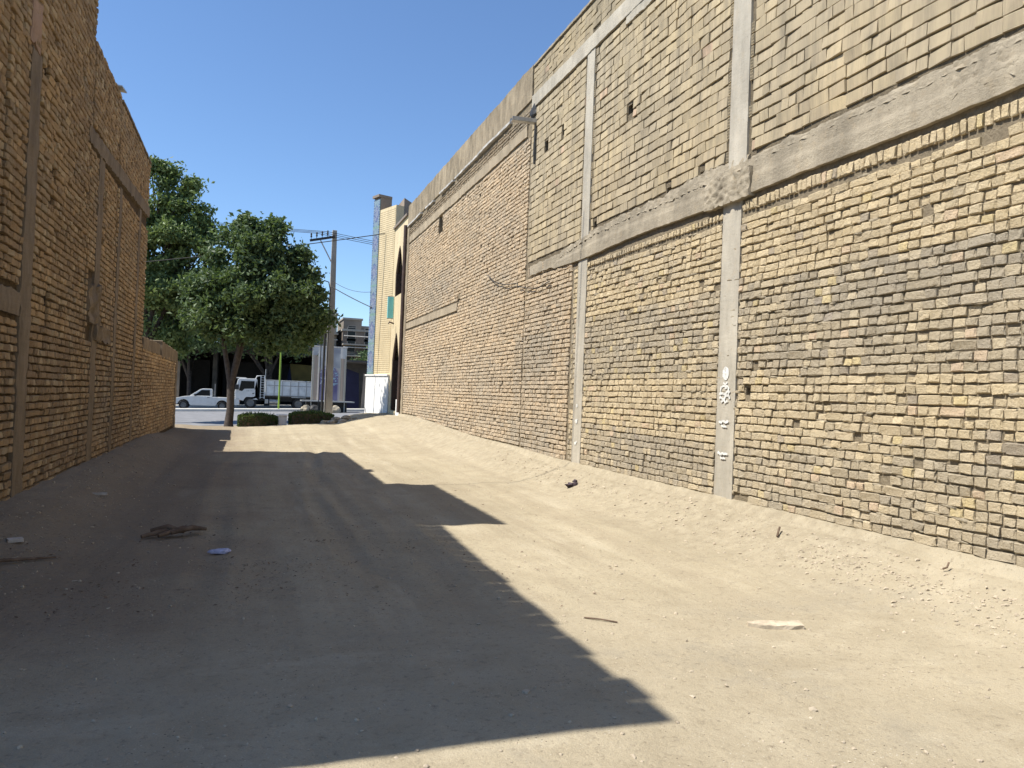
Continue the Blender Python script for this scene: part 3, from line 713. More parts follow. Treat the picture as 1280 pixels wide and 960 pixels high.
slab('parapet_coping', LX, 1, 13.5, 17.1, 5.95, 5.99, .015, M['concL'], lf, step=.08, amp=.006, edge=.012, seed=80, depth=.3)
_tag(MB().obox((-2.25, 13.2, 6.06), (.16, .03, .0), (0, .22, .03), (0, 0, .012)).build('metal_sheet', M['steel'], None, .004), 'small bent metal sheet lying on top of the left brick wall', 'metal sheet')
backing('wall', LX-.024, 1, 2.87, 7.739, -.3, 5.64, [], M['mortarL'], ln)
NL = courses(2.9, 7.7, .0, 5.62, .081, .065, [], tone_left, seed=36, long_frac=.3)
lay(NL, LX, 1, ln, 'brick', TF, M['brick'], M['brick1'], 0)
b = MB(); RJ = random.Random(3)
y = 2.87
while y < 7.73:
    w = RJ.uniform(.18, .42); top = 5.70+.062*(y-2.87)+RJ.choice((0, 0, .02, .035))*(y < 6.5); top += .06*(y < 3.25)
    y2 = min(7.735, y+w); b.box(LX-.22, LX-.004, y, y2-.004, 5.642, top); y = y2
b.build('top_brick', M['mortarL'], ln, kind='stuff')
# low garden wall
lw = thing('low_wall', 'low shaded brick wall with broken plaster top, continuing the left building toward the street', 'wall', (LX, 21, 0))
zt = lambda y: 2.30+.06*sstep(18, 21, y)
backing('wall', LX-.02, 1, 17.101, 24.9, -.3, 2.15, [], M['mortarL'], lw, depth=.3)
WL = courses(17.14, 24.88, .15, 2.14, .079, .064, [], lambda y, z, r, R: tone_left(y, z, r, R)*1.12, seed=38)
lay(WL, LX, 1, lw, 'brick', TF, M['brick'], M['brick1'], 0)
slab('plaster_coping', LX, 1, 17.15, 20.3, 2.1, lambda y: 2.36+.02*noise.noise(Vector((y*3, 0, 0))), .012, M['concL'], lw, step=.06, amp=.012, edge=.03, seed=81, depth=.32)
slab('plaster_coping', LX, 1, 20.62, 24.92, 2.05, lambda y: 2.46-.02*(y-20.6), .012, M['concL'], lw, step=.06, amp=.012, edge=.03, seed=82, depth=.32)
slab('end_render', LX, 1, 24.45, 24.93, -.1, 2.1, .016, M['concL'], lw, step=.08, amp=.01, edge=.03, seed=83, depth=.32)

# ------------------------------------------------------------------ tiled corner building at the end of the right wall
mq = thing('tiled_building', 'cream corner building with pointed arches and tall blue tiled strip, past the right wall', 'building', (5.6, 28, .6))
def wallpoly(name, P, z0, z1, th, mat, arches=(), parent=mq, n=10, **k):
    """upright wall from P[0] to P[1]; arches: (s0,s1,zb,zs,zt) openings with a pointed head; th = thickness behind"""
    a, c = Vector((*P[0], 0)), Vector((*P[1], 0)); L = (c-a).length; t = (c-a)/L; nrm = Vector((t.y, -t.x, 0)); 
    if nrm.x > 0: nrm = -nrm
    ss = {0, L}
    for A in arches:
        for i in range(n+1): ss.add(A[0]+(A[1]-A[0])*i/n)
    ss = sorted(ss); b = MB()
    def top(A, s):
        m = (A[0]+A[1])/2; u = abs(s-m)/((A[1]-A[0])/2); return A[3]+(A[4]-A[3])*(1-u**1.6)
    for i in range(len(ss)-1):
        p, q = ss[i], ss[i+1]; cuts_p = [z0]; cuts_q = [z0]
        for A in sorted(arches, key=lambda A: A[2]):
            if A[0]-1e-6 <= p and q <= A[1]+1e-6:
                cuts_p += [A[2], top(A, p)]; cuts_q += [A[2], top(A, q)]
        cuts_p.append(z1); cuts_q.append(z1)
        for j in range(0, len(cuts_p), 2):
            A0, A1 = a+t*p, a+t*q
            F = [A0+Vector((0, 0, cuts_p[j])), A1+Vector((0, 0, cuts_q[j])), A1+Vector((0, 0, cuts_q[j+1])), A0+Vector((0, 0, cuts_p[j+1]))]
            K = [v-nrm*th for v in F]
            b.add(F+K, [(0, 1, 2, 3), (7, 6, 5, 4), (3, 2, 6, 7), (0, 4, 5, 1)])
            if i == 0: b.add([F[0], F[3], K[3], K[0]], [(0, 1, 2, 3)])
            if i == len(ss)-2: b.add([F[1], F[2], K[2], K[1]], [(0, 1, 2, 3)])
        for A in arches:       # jambs
            for s, f in ((A[0], 1), (A[1], 1)):
                pass
    for A in arches:
        for s in (A[0], A[1]):
            x = a+t*s; b.add([x+Vector((0, 0, A[2])), x+Vector((0, 0, A[3])), x-nrm*th+Vector((0, 0, A[3])), x-nrm*th+Vector((0, 0, A[2]))], [(0, 1, 2, 3)])
    return b.build(name, mat, parent, **k)
AW = ((5.0, 25.95), (5.0, 28.45))
wallpoly('arch_wall', AW, .5, 7.68, .10, M['cream'], [(.75, 2.05, .72, 2.6, 3.62), (.75, 2.05, 5.0, 5.9, 6.85)])
for zb, zs, zt in ((.75, 2.6, 3.6), (5.03, 5.9, 6.83)):
    fr = MB(); w = .06
    for y in (26.70, 28.0): fr.box(5.02, 5.45, y-w, y+w, zb, zs)
    fr.box(5.30, 5.38, 27.32, 27.38, zb, zt-.25); fr.box(5.28, 5.38, 26.7, 28.0, zs-.05, zs+.05)
    L = [(5.07, 26.7+1.3*i/10, zs+(zt-zs)*(1-abs(i/5-1)**1.6)) for i in range(11)]
    fr.tube(L, .06, 6)
    f = fr.build('arch_window' if zb > 3 else 'arch_door', M['brownf'], mq)
    g = MB(); g.box(5.40, 5.42, 26.7, 28.0, zb, zt); g.build('pane', M['glass'] if zb > 3 else M['brownf'], f)
    if zb < 3:
        MB().box(5.385, 5.398, 26.8, 27.9, 1.9, 3.0).build('pane', M['glass'], f)
MB().box(4.93, 5.05, 25.95, 28.5, 7.66, 7.74).build('coping', M['greyb'], mq)
WA, WB, WC = Vector((5.0, 28.45, 0)), Vector((4.58, 29.64, 0)), Vector((4.415, 30.11, 0))
wallpoly('wing_wall', ((WA.x, WA.y), (WB.x, WB.y)), .5, 8.62, .5, M['cream'])
# courses on the wing and arch wall (shallow brick facing)
fb = MB(); tdir = (WB-WA).normalized(); nn = Vector((-tdir.y, tdir.x, 0)); nn = nn if nn.x < 0 else -nn
z = 2.15
while z < 8.5:
    fb.obox(WA.lerp(WB, .5)+nn*.003+Vector((0, 0, z+.04)), tdir*.61, nn*.008, Vector((0, 0, .032))); z += .08
fb.build('facing_brick', M['cream'], mq, kind='stuff')
# tile strip: cells painted as print on a thin slab
def printed(name, fn, O, U, Wv, nu, nw, mat, parent, off=None, back=.03):
    """flat print: quad cells coloured by fn(u,w); O origin, U across, Wv up"""
    O, U, Wv = Vector(O), Vector(U), Vector(Wv); N = U.cross(Wv).normalized(); V = []; T = []; Q = []
    for j in range(nw):
        for i in range(nu):
            c = fn((i+.5)/nu, (j+.5)/nw); o = len(V)
            for (a, d) in ((i, j), (i+1, j), (i+1, j+1), (i, j+1)):
                p = O+U*(a/nu)+Wv*(d/nw)
                if off: p = p+N*off(a/nu, d/nw)
                V.append(p); T.append(c)
            Q.append((o, o+1, o+2, o+3))
    o = len(V); E4 = [O, O+U, O+U+Wv, O+Wv]; V += E4+[p-N*back for p in E4]; T += [fn(.02, .5)]*8
    Q += [(o+4, o+7, o+6, o+5), (o, o+4, o+5, o+1), (o+1, o+5, o+6, o+2), (o+2, o+6, o+7, o+3), (o+3, o+7, o+4, o)]
    return child(name, npmesh(name, V, Q, mat, False, np.array(T)), parent)
def tilefn(u, w):
    k = w*6; f = k-int(k); n = noise.noise(Vector((u*9, w*90, 1))); e = abs(u-.5)*2
    c = Vector((.17, .27, .37)).lerp(Vector((.32, .42, .45)), .5+.6*n)
    if e > .78: c = Vector((.10, .17, .34)) if int(w*140) % 2 else Vector((.30, .36, .42))
    r = sqrt(((u-.5)/.36)**2+((f-.5)/.30)**2)
    if r < 1: c = Vector((.12, .17, .32)) if r > .8 else (Vector((.15, .17, .33)) if noise.noise(Vector((u*14, w*60, 7))) > .05 else Vector((.30, .36, .46)))
    elif abs(f-.02) < .05: c = Vector((.22, .36, .33))
    return c*(.72+.3*noise.noise(Vector((u*40, w*300, 3))))
wallpoly('tile_pier', ((WB.x, WB.y), (WC.x, WC.y)), .5, 9.2, .5, M['greyb'])
printed('tile_panel', tilefn, WC+nn*.035+Vector((0, 0, 2.1)), WB-WC, (0, 0, 6.98), 14, 190, M['tile'], mq)
b = MB(); b.obox(WB.lerp(WC, .5)+nn*-.2+Vector((0, 0, 9.2)), tdir*.27, nn*.3, Vector((0, 0, .05))); b.build('pier_cap', M['greyb'], mq)
L0 = (WC-WA).length; b = MB(); b.obox(WA.lerp(WC, .5)+nn*-.20+Vector((0, 0, 1.27)), tdir*(L0/2+.03), nn*.26, Vector((0, 0, .75))); b.build('stone_base', M['marble'], mq, .01)
b = MB(); b.obox(WA.lerp(WC, .5)+nn*-.19+Vector((0, 0, 2.05)), tdir*(L0/2+.05), nn*.29, Vector((0, 0, .03))); b.build('stone_ledge', M['marble'], mq, .008)
MB().box(4.955, 5.28, 25.98, 26.68, .5, 1.15).build('stone_base', M['marble'], mq, .01)
b = MB(); b.prism([(5.32, .5), (9.5, .5), (9.5, 8.35), (7.4, 8.6), (5.6, 8.8), (5.32, 8.95)], 28.56, 31.2); b.build('upper_block', M['greyb'], mq)
MB().box(5.5, 9, 25.95, 28.5, .3, 7.5).build('lower_block', M['greyb'], mq)
MB().tube([(4.93, 25.98, .7), (4.93, 25.98, 7.3)], .07).build('down_pipe', M['brownf'], mq)
MB().tube([(4.92, 27.5, 3.95), (4.75, 27.5, 4.0), (4.72, 27.5, 3.93)], .03).build('wall_lamp', M['brownf'], mq)
sg = thing('wall_sign', 'small turquoise box sign fixed beside the arches on the cream building', 'sign', (4.9, 28.1, 4.6))
MB().box(4.76, 4.98, 28.05, 28.14, 4.2, 5.0).build('sign_box', M['teal'], sg, .01)
MB().box(4.75, 5.0, 28.06, 28.13, 4.17, 4.197).build('sign_frame', M['flash'], sg)
MB().box(4.75, 5.0, 28.06, 28.13, 5.003, 5.03).build('sign_frame', M['flash'], sg)

# ------------------------------------------------------------------ utility pole and wires
up = thing('utility_pole', 'tall tapered concrete utility pole with an offset steel crossarm, beyond the end of the alley', 'utility pole', (3.2, 32, -.1))
b = MB(); b.add([(3.12-.17, 31.9, -.1), (3.12+.17, 31.9, -.1), (3.12+.17, 32.2, -.1), (3.12-.17, 32.2, -.1), (3.07-.09, 31.95, 8.12), (3.07+.09, 31.95, 8.12), (3.07+.09, 32.13, 8.12), (3.07-.09, 32.13, 8.12)],
                [(0, 3, 2, 1), (4, 5, 6, 7), (0, 1, 5, 4), (1, 2, 6, 5), (2, 3, 7, 6), (3, 0, 4, 7)]); b.build('pole', M['polec'], up, .015)
b = MB(); b.obox((2.57, 31.92, 7.70), (.50, 0, .13), (0, .035, 0), (-.01, 0, .045)); b.build('crossarm', M['darkm'], up)
MB().tube([(2.5, 31.92, 7.62), (2.98, 31.92, 6.75)], .025).build('arm_brace', M['steel'], up)
for k in range(4):
    x = 2.12+.22*k; z = 7.64+.057*k
    MB().lathe((x, 31.92, z), [(0, .012), (.06, .012), (.07, .035), (.11, .04), (.14, .028), (.2, .035), (.25, .022), (.27, 0)], 'z', 10).build('insulator', M['darkm'], up)
MB().tube([(2.84, 31.95, .1), (2.85, 31.95, 4.9)], .045).build('conduit', M['darkm'], up)
MB().tube([(2.96, 31.85, -.1), (2.97, 31.85, 5.6), (2.9, 31.85, 5.9), (2.7, 31.85, 5.95)], .022).build('conduit', M['darkm'], up)
MB().box(2.84, 2.98, 31.74, 31.88, 4.3, 4.7).build('junction_box', M['steel'], up, .01)
for k in range(3):
    x = 2.12+.22*k+.22; z = 7.9+.057*k
    cable('overhead_wire', [(x, 31.92, z), (-22, 40, z+2.6)], .011, ['lowest', 'middle', 'highest'][k]+' of three thin wires running left from the crossarm behind the trees', 'wire', sag=.5)
    cable('overhead_wire', [(x, 31.92, z), (22, 30, z-1.3)], .011, ['lowest', 'middle', 'highest'][k]+' of three thin wires running right from the crossarm to the tiled building', 'wire', sag=.3)
cable('overhead_wire', [(-14, 30.5, 4.2), (4.72, 29.1, 7.6)], .017, 'thick dark wire sloping up behind the pole to the cream wing wall', 'wire', sag=.3)
cable('overhead_wire', [(3.0, 31.8, 5.72), (4.45, 29.9, 4.75)], .018, 'thick dark wire running down from the pole to the blue tiled strip', 'wire', sag=.03)
cable('overhead_wire', [(3.05, 31.8, 5.95), (4.5, 29.9, 5.4)], .009, 'thin sagging wire between the pole and the blue tiled strip', 'wire', sag=.18)
cable('overhead_wire', [(-2.2, 11.3, 6.75), (.8, 11.0, 10.5)], .012, 'single dark wire leaving the top left wall into the sky', 'wire', sag=.02)

# ------------------------------------------------------------------ trees and hedges
def leaves(C, size, mat, name, parent, kind=None):
    """C: array of x,y,z,tint"""
    C = np.asarray(C); n = len(C); a = rng.normal(size=(n, 3)); a /= np.linalg.norm(a, axis=1)[:, None]
    c = rng.normal(size=(n, 3)); c[:, 2] -= .0; b = np.cross(a, c); b /= np.linalg.norm(b, axis=1)[:, None]
    nrm = np.cross(a, b); s = size*rng.uniform(.6, 1.35, (n, 1)); V = np.empty((n, 4, 3)); P = C[:, :3]
    V[:, 0] = P-a*s; V[:, 1] = P+b*s*.55+nrm*s*.18; V[:, 2] = P+a*s-nrm*s*.2; V[:, 3] = P-b*s*.55+nrm*s*.18
    Q = np.arange(n*4).reshape(n, 4); t = np.repeat(np.stack([C[:, 3]]*3, 1), 4, 0)
    return child(name, npmesh(name, V.reshape(-1, 3), Q, mat, False, t), parent)
def tree(label, base, h, lobes, ncl, per, size, mat, trad, limbs, fork, spread=.42, group=None):
    r = thing('tree', label, 'tree', base, group); bx, by, bz = base
    tr = MB(); pts = [(bx, by, bz-.1), (bx+.03, by, bz+fork*.4), (bx+.0, by, bz+fork)]
    tr.tube([(bx, by, bz-.12), (bx-.01, by, bz+.12)]+pts[1:], [trad*1.35, trad*1.08, trad*.95, trad*.9], 12); tr.build('trunk', M['bark'], r)
    cl = []; tot = sum(l[3]*l[4]*l[5] for l in lobes)
    for (x, y, z, rx, ry, rz) in lobes:
        k = max(4, int(ncl*rx*ry*rz/tot))
        for _ in range(k):
            d = Vector(rng.normal(size=3)).normalized()*(random.random()**.38); cl.append((x+d.x*rx, y+d.y*ry, z+d.z*rz))
    fk = Vector(pts[-1]); ends = []
    for (ex, ey, ez) in limbs:
        e = Vector((ex, ey, ez)); m = fk.lerp(e, .5)+Vector((random.gauss(0, .08), random.gauss(0, .08), .15))
        b = MB(); b.tube([fk-Vector((0, 0, .1)), m, e], [trad*.72, trad*.5, trad*.28], 8); b.build('limb', M['bark'], r); ends.append((m, e))
    tw = MB()
    for c in cl:
        c = Vector(c); e = min(ends, key=lambda q: (q[1]-c).length); s = e[0].lerp(e[1], random.uniform(.3, 1))
        tw.tube([s, s.lerp(c, .5)+Vector((random.gauss(0, .1), random.gauss(0, .1), -.05)), c], [trad*.16, trad*.1, .008], 4, False)
    o = tw.build('twigs', M['bark'], r); o['kind'] = 'stuff'
    P = []
    for c in cl:
        n = int(per*random.uniform(.3, 1.4)); g = rng.normal(size=(n, 3))*spread*random.uniform(.5, 1.1)*np.array([1, 1, .8]); t = np.clip(rng.normal(.45+.35*noise.noise(Vector(c)*.9), .28, n), 0, 1)
        P.append(np.concatenate([g+np.array(c), t[:, None]], 1))
    leaves(np.concatenate(P), size, mat, 'crown', r); return r
tree('dark green tree with a forked trunk and round crown at the end of the alley', (-.66, 28, -.02), 7.4,
     [(.35, 28, 4.6, 1.55, 1.7, 1.3), (1.55, 28, 4.2, .85, 1.1, 1.05), (-1.0, 28.1, 5.1, .95, 1.1, .95), (.0, 28, 6.2, .75, .9, .75), (1.0, 28, 5.75, .65, .8, .65), (-1.45, 28, 4.0, .7, 1, .8), (1.95, 28, 3.4, .55, .8, .55), (.6, 28, 3.2, 1.1, 1.2, .55), (-.75, 28, 3.35, .8, 1, .6), (-.65, 28, 6.5, .35, .4, .4), (-.2, 28, 7.0, .25, .3, .4), (.62, 28, 7.1, .22, .3, .42), (.5, 28, 6.7, .4, .4, .35), (1.45, 28, 6.2, .2, .3, .3), (2.2, 28, 4.9, .25, .4, .3), (2.25, 28, 4.1, .25, .4, .4), (1.9, 28, 5.4, .25, .3, .3), (-1.8, 28, 4.7, .3, .4, .4)],
     165, 300, .09, M['leaf'], .135, [(-1.4, 28.1, 4.4), (-.1, 28.2, 4.9), (.25, 27.8, 6.0)], 1.5, .25)
tree('taller light green tree rising behind the end of the left wall', (-4.3, 33.5, -.2), 10,
     [(-4.0, 33.5, 7.4, 1.9, 1.6, 1.6), (-3.9, 33.5, 9.0, .9, .8, .7), (-2.8, 33.5, 8.7, .45, .5, .6), (-2.55, 33.4, 7.2, .75, .8, 1.1), (-3.7, 33.5, 5.0, 1.7, 1.5, 1.6), (-5.5, 33.5, 7.5, 1.4, 1.3, 1.8), (-2.2, 33.5, 5.2, .8, .9, 1.2), (-1.85, 33.5, 6.4, .75, .8, .8), (-3.2, 33.5, 3.5, 1.3, 1, .8), (-3.55, 33.5, 10.0, .2, .3, .4), (-4.1, 33.5, 10.1, .2, .3, .4), (-2.7, 33.5, 9.6, .2, .3, .35), (-2.25, 33.5, 8.4, .22, .3, .4), (-1.95, 33.5, 7.6, .2, .3, .3)],
     210, 230, .09, M['leafb'], .16, [(-4.6, 33.5, 7.5), (-3.3, 33.4, 7.8), (-2.6, 33.6, 6.2), (-5.3, 33.4, 6.8), (-3.8, 33.5, 9.0)], 2.6, .25)
tree('dark spreading tree across the road above the parked truck', (1.2, 57.9, .05), 9,
     [(.8, 56.5, 5.6, 3.2, 2.2, 1.8), (-2.2, 57, 6.2, 2.4, 2.2, 2.2), (2.9, 57, 5.2, 1.6, 1.6, 1.2), (.5, 57, 7.2, 2.4, 1.8, 1.4)],
     80, 300, .15, M['leaf'], .16, [(-.6, 57.4, 4.6), (2.2, 57.4, 4.4), (.6, 57.2, 5.6), (-1.6, 57.3, 5.6)], 2.1, .55)
tree('dark tree across the road behind the white pickup', (-4.2, 58.4, -.1), 9,
     [(-4.6, 57.5, 5.0, 2.6, 2.0, 1.7), (-6.8, 57.5, 5.6, 2.2, 2, 1.9), (-3.4, 57, 6.6, 2.2, 1.8, 1.5)],
     60, 300, .15, M['leaf'], .15, [(-5.4, 58, 4.8), (-3.2, 58, 5.0), (-4.2, 57.8, 5.6)], 2.0, .55)
def hedge(label, x0, x1, y0, y1, z0, z1, sharp=3):
    r = thing('hedge', label, 'hedge', ((x0+x1)/2, (y0+y1)/2, z0), 'clipped hedges at the end of the alley')
    b = MB(); n = 9000; P = []
    for _ in range(n):
        u, v, w = random.uniform(-1, 1), random.uniform(-1, 1), random.random()**.6
        k = 1-.18*abs(u)**sharp-.12*abs(v)**3+.06*noise.noise(Vector((u*3, v*2, x0)))
        k *= 1+(.22*random.random() if random.random() < .05 else 0); P.append(((x0+x1)/2+u*(x1-x0)/2, (y0+y1)/2+v*(y1-y0)/2, z0+(z1-z0)*w*k, min(1, max(0, random.gauss(.25+.5*w**3, .2)))))
    leaves(P, .03, M['hedge'], 'foliage', r)  # tint lightens with height, the sunlit top is painted into the leaves
    V = []; nx = 10
    bb = MB()
    for i in range(nx):
        a = x0+.08+(x1-x0-.16)*i/nx; c = x0+.08+(x1-x0-.16)*(i+1)/nx; u = (i+.5)/nx*2-1
        bb.box(a, c-.002, y0+.08, y1-.08, z0-.02, z0+(z1-z0)*(.86-.18*abs(u)**sharp))
    bb.build('hedge_core', M['twig'], r)
hedge('dark clipped hedge left of the white block, beside the forked tree', -.38, .98, 27.7, 28.6, -.06, .46)
hedge('clipped hedge right of the white block with a sunlit lime top', 1.36, 2.95, 27.75, 28.7, -.04, .60)
wb = thing('concrete_block', 'white painted concrete block standing between the two hedges', 'block', (1.14, 28, -.05))
MB().box(1.0, 1.28, 27.85, 28.2, -.05, .40).build('block_body', M['marble'], wb, .012); MB().box(.93, 1.30, 27.8, 28.25, .402, .45).build('block_cap', M['marble'], wb, .01)
# broken concrete heap by the corner
RR = random.Random(12)
heap = [(2.55, 27.1, .28, .13), (2.75, 27.0, .30, .12), (2.95, 27.2, .38, .15), (3.15, 27.0, .36, .12), (3.3, 27.25, .46, .14), (3.05, 26.8, .28, .10), (3.45, 26.9, .38, .10), (2.4, 26.9, .2, .09), (3.6, 27.2, .45, .08)]
hl_ = ['flat grey concrete chunk at the left end of the rubble heap', 'grey concrete chunk second from the left in the rubble heap', 'largest grey concrete chunk in the middle of the rubble heap', 'grey concrete chunk in front of the highest one in the heap', 'topmost concrete chunk of the rubble heap by the hedge', 'small concrete chunk at the front foot of the heap', 'pale concrete chunk at the right end of the rubble heap', 'small concrete chunk lying farthest left of the heap', 'small concrete chunk lying farthest right behind the heap']
for k, (x, y, z, r) in enumerate(heap):
    b = MB(); b.lump((x, y, z-.05), r, k+3, 2, .45, (1.35, 1, .7)); _tag(b.build('concrete_rubble', M['conc' if k % 2 else 'conc2']), hl_[k], 'rubble', 'rubble chunks beside the hedge')

# ------------------------------------------------------------------ vehicles
def wheel(parent, c, R, w, rim='rim', face=-1):
    x, y, z = c
    t = MB(); t.lathe((x, y, z), [(-w/2, R*.62), (-w/2, R*.92), (-w*.4, R), (w*.4, R), (w/2, R*.92), (w/2, R*.62)], 'y', 24)
    wo = t.build('wheel', M['black'], parent)
    rm = MB(); f = face; rm.lathe((x, y, z), [(f*w*.40, 0), (f*w*.46, R*.16), (f*w*.36, R*.2), (f*w*.30, R*.5), (f*w*.48, R*.58), (f*w*.48, R*.64), (0, R*.64)], 'y', 24); rm.build('rim', M[rim], wo)
def arc(cx, cz, r, a0, a1, n=8): return [(cx+r*cos(radians(a0+(a1-a0)*i/n)), cz+r*sin(radians(a0+(a1-a0)*i/n))) for i in range(n+1)]
pk = thing('pickup_truck', 'white single cab pickup parked across the road, facing left', 'pickup', (-3.0, 54.6, -.22))
gz0 = -.25; x0 = -4.78; ya, yb = 54.0, 55.6
def X_(a): return x0+a
body = [(X_(.02), gz0+.34), (X_(.0), gz0+.58), (X_(.10), gz0+.72), (X_(.55), gz0+.84), (X_(1.05), gz0+.90), (X_(2.35), gz0+.92), (X_(2.40), gz0+.86), (X_(4.10), gz0+.84), (X_(4.12), gz0+.42), (X_(3.95), gz0+.36)]
body += arc(X_(3.02), gz0+.30, .36, 8, 172)[0:] + [(X_(2.6), gz0+.27), (X_(1.05), gz0+.27)] + arc(X_(.62), gz0+.30, .36, 8, 172)
pb = MB(); pb.prism(body, ya, yb); pb.build('body', M['white'], pk, .025)
cab = [(X_(.98), gz0+.905), (X_(1.62), gz0+1.36), (X_(1.78), gz0+1.41), (X_(2.28), gz0+1.41), (X_(2.36), gz0+1.36), (X_(2.38), gz0+.905)]
c_ = MB(); c_.prism(cab, ya+.10, yb-.10); c_.build('cab', M['white'], pk, .03)
MB().prism([(X_(1.26), gz0+.93), (X_(1.70), gz0+1.31), (X_(2.22), gz0+1.32), (X_(2.24), gz0+.93)], ya+.085, ya+.11).build('side_window', M['glass'], pk)
b = MB(); b.add([(X_(1.02), ya+.2, gz0+.94), (X_(1.02), yb-.2, gz0+.94), (X_(1.60), yb-.24, gz0+1.35), (X_(1.60), ya+.24, gz0+1.35), (X_(1.0), ya+.2, gz0+.955), (X_(1.0), yb-.2, gz0+.955), (X_(1.58), yb-.24, gz0+1.365), (X_(1.58), ya+.24, gz0+1.365)], [(4, 5, 6, 7), (0, 3, 2, 1), (0, 1, 5, 4), (2, 3, 7, 6), (1, 2, 6, 5), (3, 0, 4, 7)]); b.build('windscreen', M['glass'], pk)
d = MB(); d.prism([(X_(1.22), gz0+.36), (X_(1.20), gz0+.89), (X_(2.30), gz0+.90), (X_(2.30), gz0+.36)], ya-.006, ya+.01); do = d.build('door', M['white'], pk, .004)
MB().box(X_(2.08), X_(2.22), ya-.03, ya-.006, gz0+.80, gz0+.83).build('handle', M['darkm'], do)
MB().box(X_(-.03), X_(.12), ya+.08, yb-.08, gz0+.36, gz0+.52).build('bumper', M['white'], pk, .03)
for y in (ya+.06, yb-.30): MB().box(X_(-.005), X_(.2), y, y+.24, gz0+.58, gz0+.68).build('headlight', M['lamp'], pk, .02)
MB().box(X_(1.26), X_(1.36), ya-.10, ya+.08, gz0+.92, gz0+1.03).build('mirror', M['darkm'], pk, .015)
MB().box(X_(2.42), X_(4.08), ya+.06, yb-.06, gz0+.842, gz0+.848).build('bed_shade_sheet', M['darkm'], pk)  # dark sheet on the solid bed, stands in for its shaded inside
MB().box(X_(4.06), X_(4.14), ya+.04, ya+.16, gz0+.58, gz0+.76).build('tail_light', M['amber'], pk, .01)
for xx in (.62, 3.02):
    wheel(pk, (X_(xx), ya+.06, gz0+.28), .285, .18); wheel(pk, (X_(xx), yb-.06, gz0+.28), .285, .18, face=1)
MB().box(X_(2.5), X_(2.56), ya+.2, ya+.26, gz0+.85, gz0+1.75).build('bed_post', M['polec'], pk)

tk = thing('tipper_truck', 'white cab-over truck with a grey panelled load bed, parked across the road under the trees', 'truck', (1.4, 54.9, -.05))
g0 = -.09; ya, yb = 54.0, 56.1
cabp = [(-.93, g0+.62), (-1.0, g0+1.08), (-.82, g0+1.96), (-.72, g0+2.05), (.36, g0+2.06), (.44, g0+1.98), (.46, g0+.72), (.30, g0+.66)]+arc(.04, g0+.42, .46, 30, 168)
b = MB(); b.prism(cabp, ya, yb); b.build('cab', M['white'], tk, .035)
MB().prism([(-.72, g0+1.22), (-.60, g0+1.88), (.26, g0+1.88), (.26, g0+1.38), (-.38, g0+1.34), (-.52, g0+1.18)], ya-.012, ya+.01).build('side_window', M['glass'], tk)
d = MB(); d.prism([(-.70, g0+.78), (-.72, g0+1.16), (-.36, g0+1.30), (.32, g0+1.33), (.33, g0+.86), (.2, g0+.80)], ya-.010, ya+.01); do = d.build('door', M['white'], tk, .004)
MB().box(.14, .26, ya-.03, ya-.01, g0+1.02, g0+1.07).build('handle', M['darkm'], do)
lt_ = MB()
for k in range(5): lt_.box(-.24+.09*k, -.18+.09*k, ya-.0155, ya-.0101, g0+1.19+.004*k, g0+1.215+.012*(k % 2))
lt_.build('door_lettering', M['darkm'], do)
b = MB(); b.add([(-1.005, ya+.14, g0+1.2), (-1.005, yb-.14, g0+1.2), (-.855, yb-.14, g0+1.9), (-.855, ya+.14, g0+1.9), (-.985, ya+.14, g0+1.2), (-.985, yb-.14, g0+1.2), (-.835, yb-.14, g0+1.9), (-.835, ya+.14, g0+1.9)], [(0, 1, 2, 3), (7, 6, 5, 4), (0, 4, 5, 1), (3, 2, 6, 7), (0, 3, 7, 4), (1, 5, 6, 2)]); b.build('windscreen', M['glass'], tk)
MB().box(-1.22, -.98, ya+.02, yb-.02, g0+.52, g0+.80).build('bumper', M['white'], tk, .03)
b = MB()
for y in np.linspace(ya+.1, yb-.1, 7): b.tube([(-1.12, y, g0+.8), (-1.12, y, g0+1.3)], .018, 6)
b.tube([(-1.12, ya+.1, g0+1.3), (-1.12, yb-.1, g0+1.3)], .025, 6); b.tube([(-1.12, ya+.1, g0+1.08), (-1.12, yb-.1, g0+1.08)], .02, 6); b.build('bull_bar', M['white'], tk)
for y in (ya+.1, yb-.32): MB().box(-1.0, -.94, y, y+.22, g0+.86, g0+.98).build('headlight', M['lamp'], tk, .015)
MB().box(-.98, -.74, ya-.14, ya-.06, g0+1.28, g0+1.62).build('mirror', M['darkm'], tk, .015)
MB().box(-.92, -.28, ya+.1, yb-.1, g0+2.05, g0+2.11).build('roof_visor', M['white'], tk, .02)
b = MB(); b.tube([(.30, ya+.12, g0+2.0), (.40, ya+.12, g0+2.25), (.90, ya+.12, g0+2.30), (.93, ya+.12, g0+.7)], .035, 6); b.tube([(.66, ya+.12, g0+2.27), (.66, ya+.12, g0+.7)], .03, 6)
for k in range(9): b.tube([(.66, ya+.12, g0+.8+.17*k), (.92, ya+.12, g0+.8+.17*k)], .016, 5)
b.build('ladder_rack', M['greyp'], tk)
MB().tube([(.96, ya+.2, g0+1.9), (.96, ya+.2, g0+2.75)], .022).build('exhaust_stack', M['steel'], tk)
MB().box(.98, 4.25, ya, yb, g0+.92, g0+2.02).build('load_bed', M['greyp'], tk, .015)
b = MB()
for x in np.arange(1.0, 4.3, .535): b.box(x, x+.05, ya-.035, ya-.001, g0+.93, g0+2.0)
b.build('bed_rib', M['panel'], tk, .006)
for z in (g0+.93, g0+1.62, g0+1.96): MB().box(.985, 4.24, ya-.025, ya-.0015, z, z+.045).build('bed_rail', M['panel'], tk)
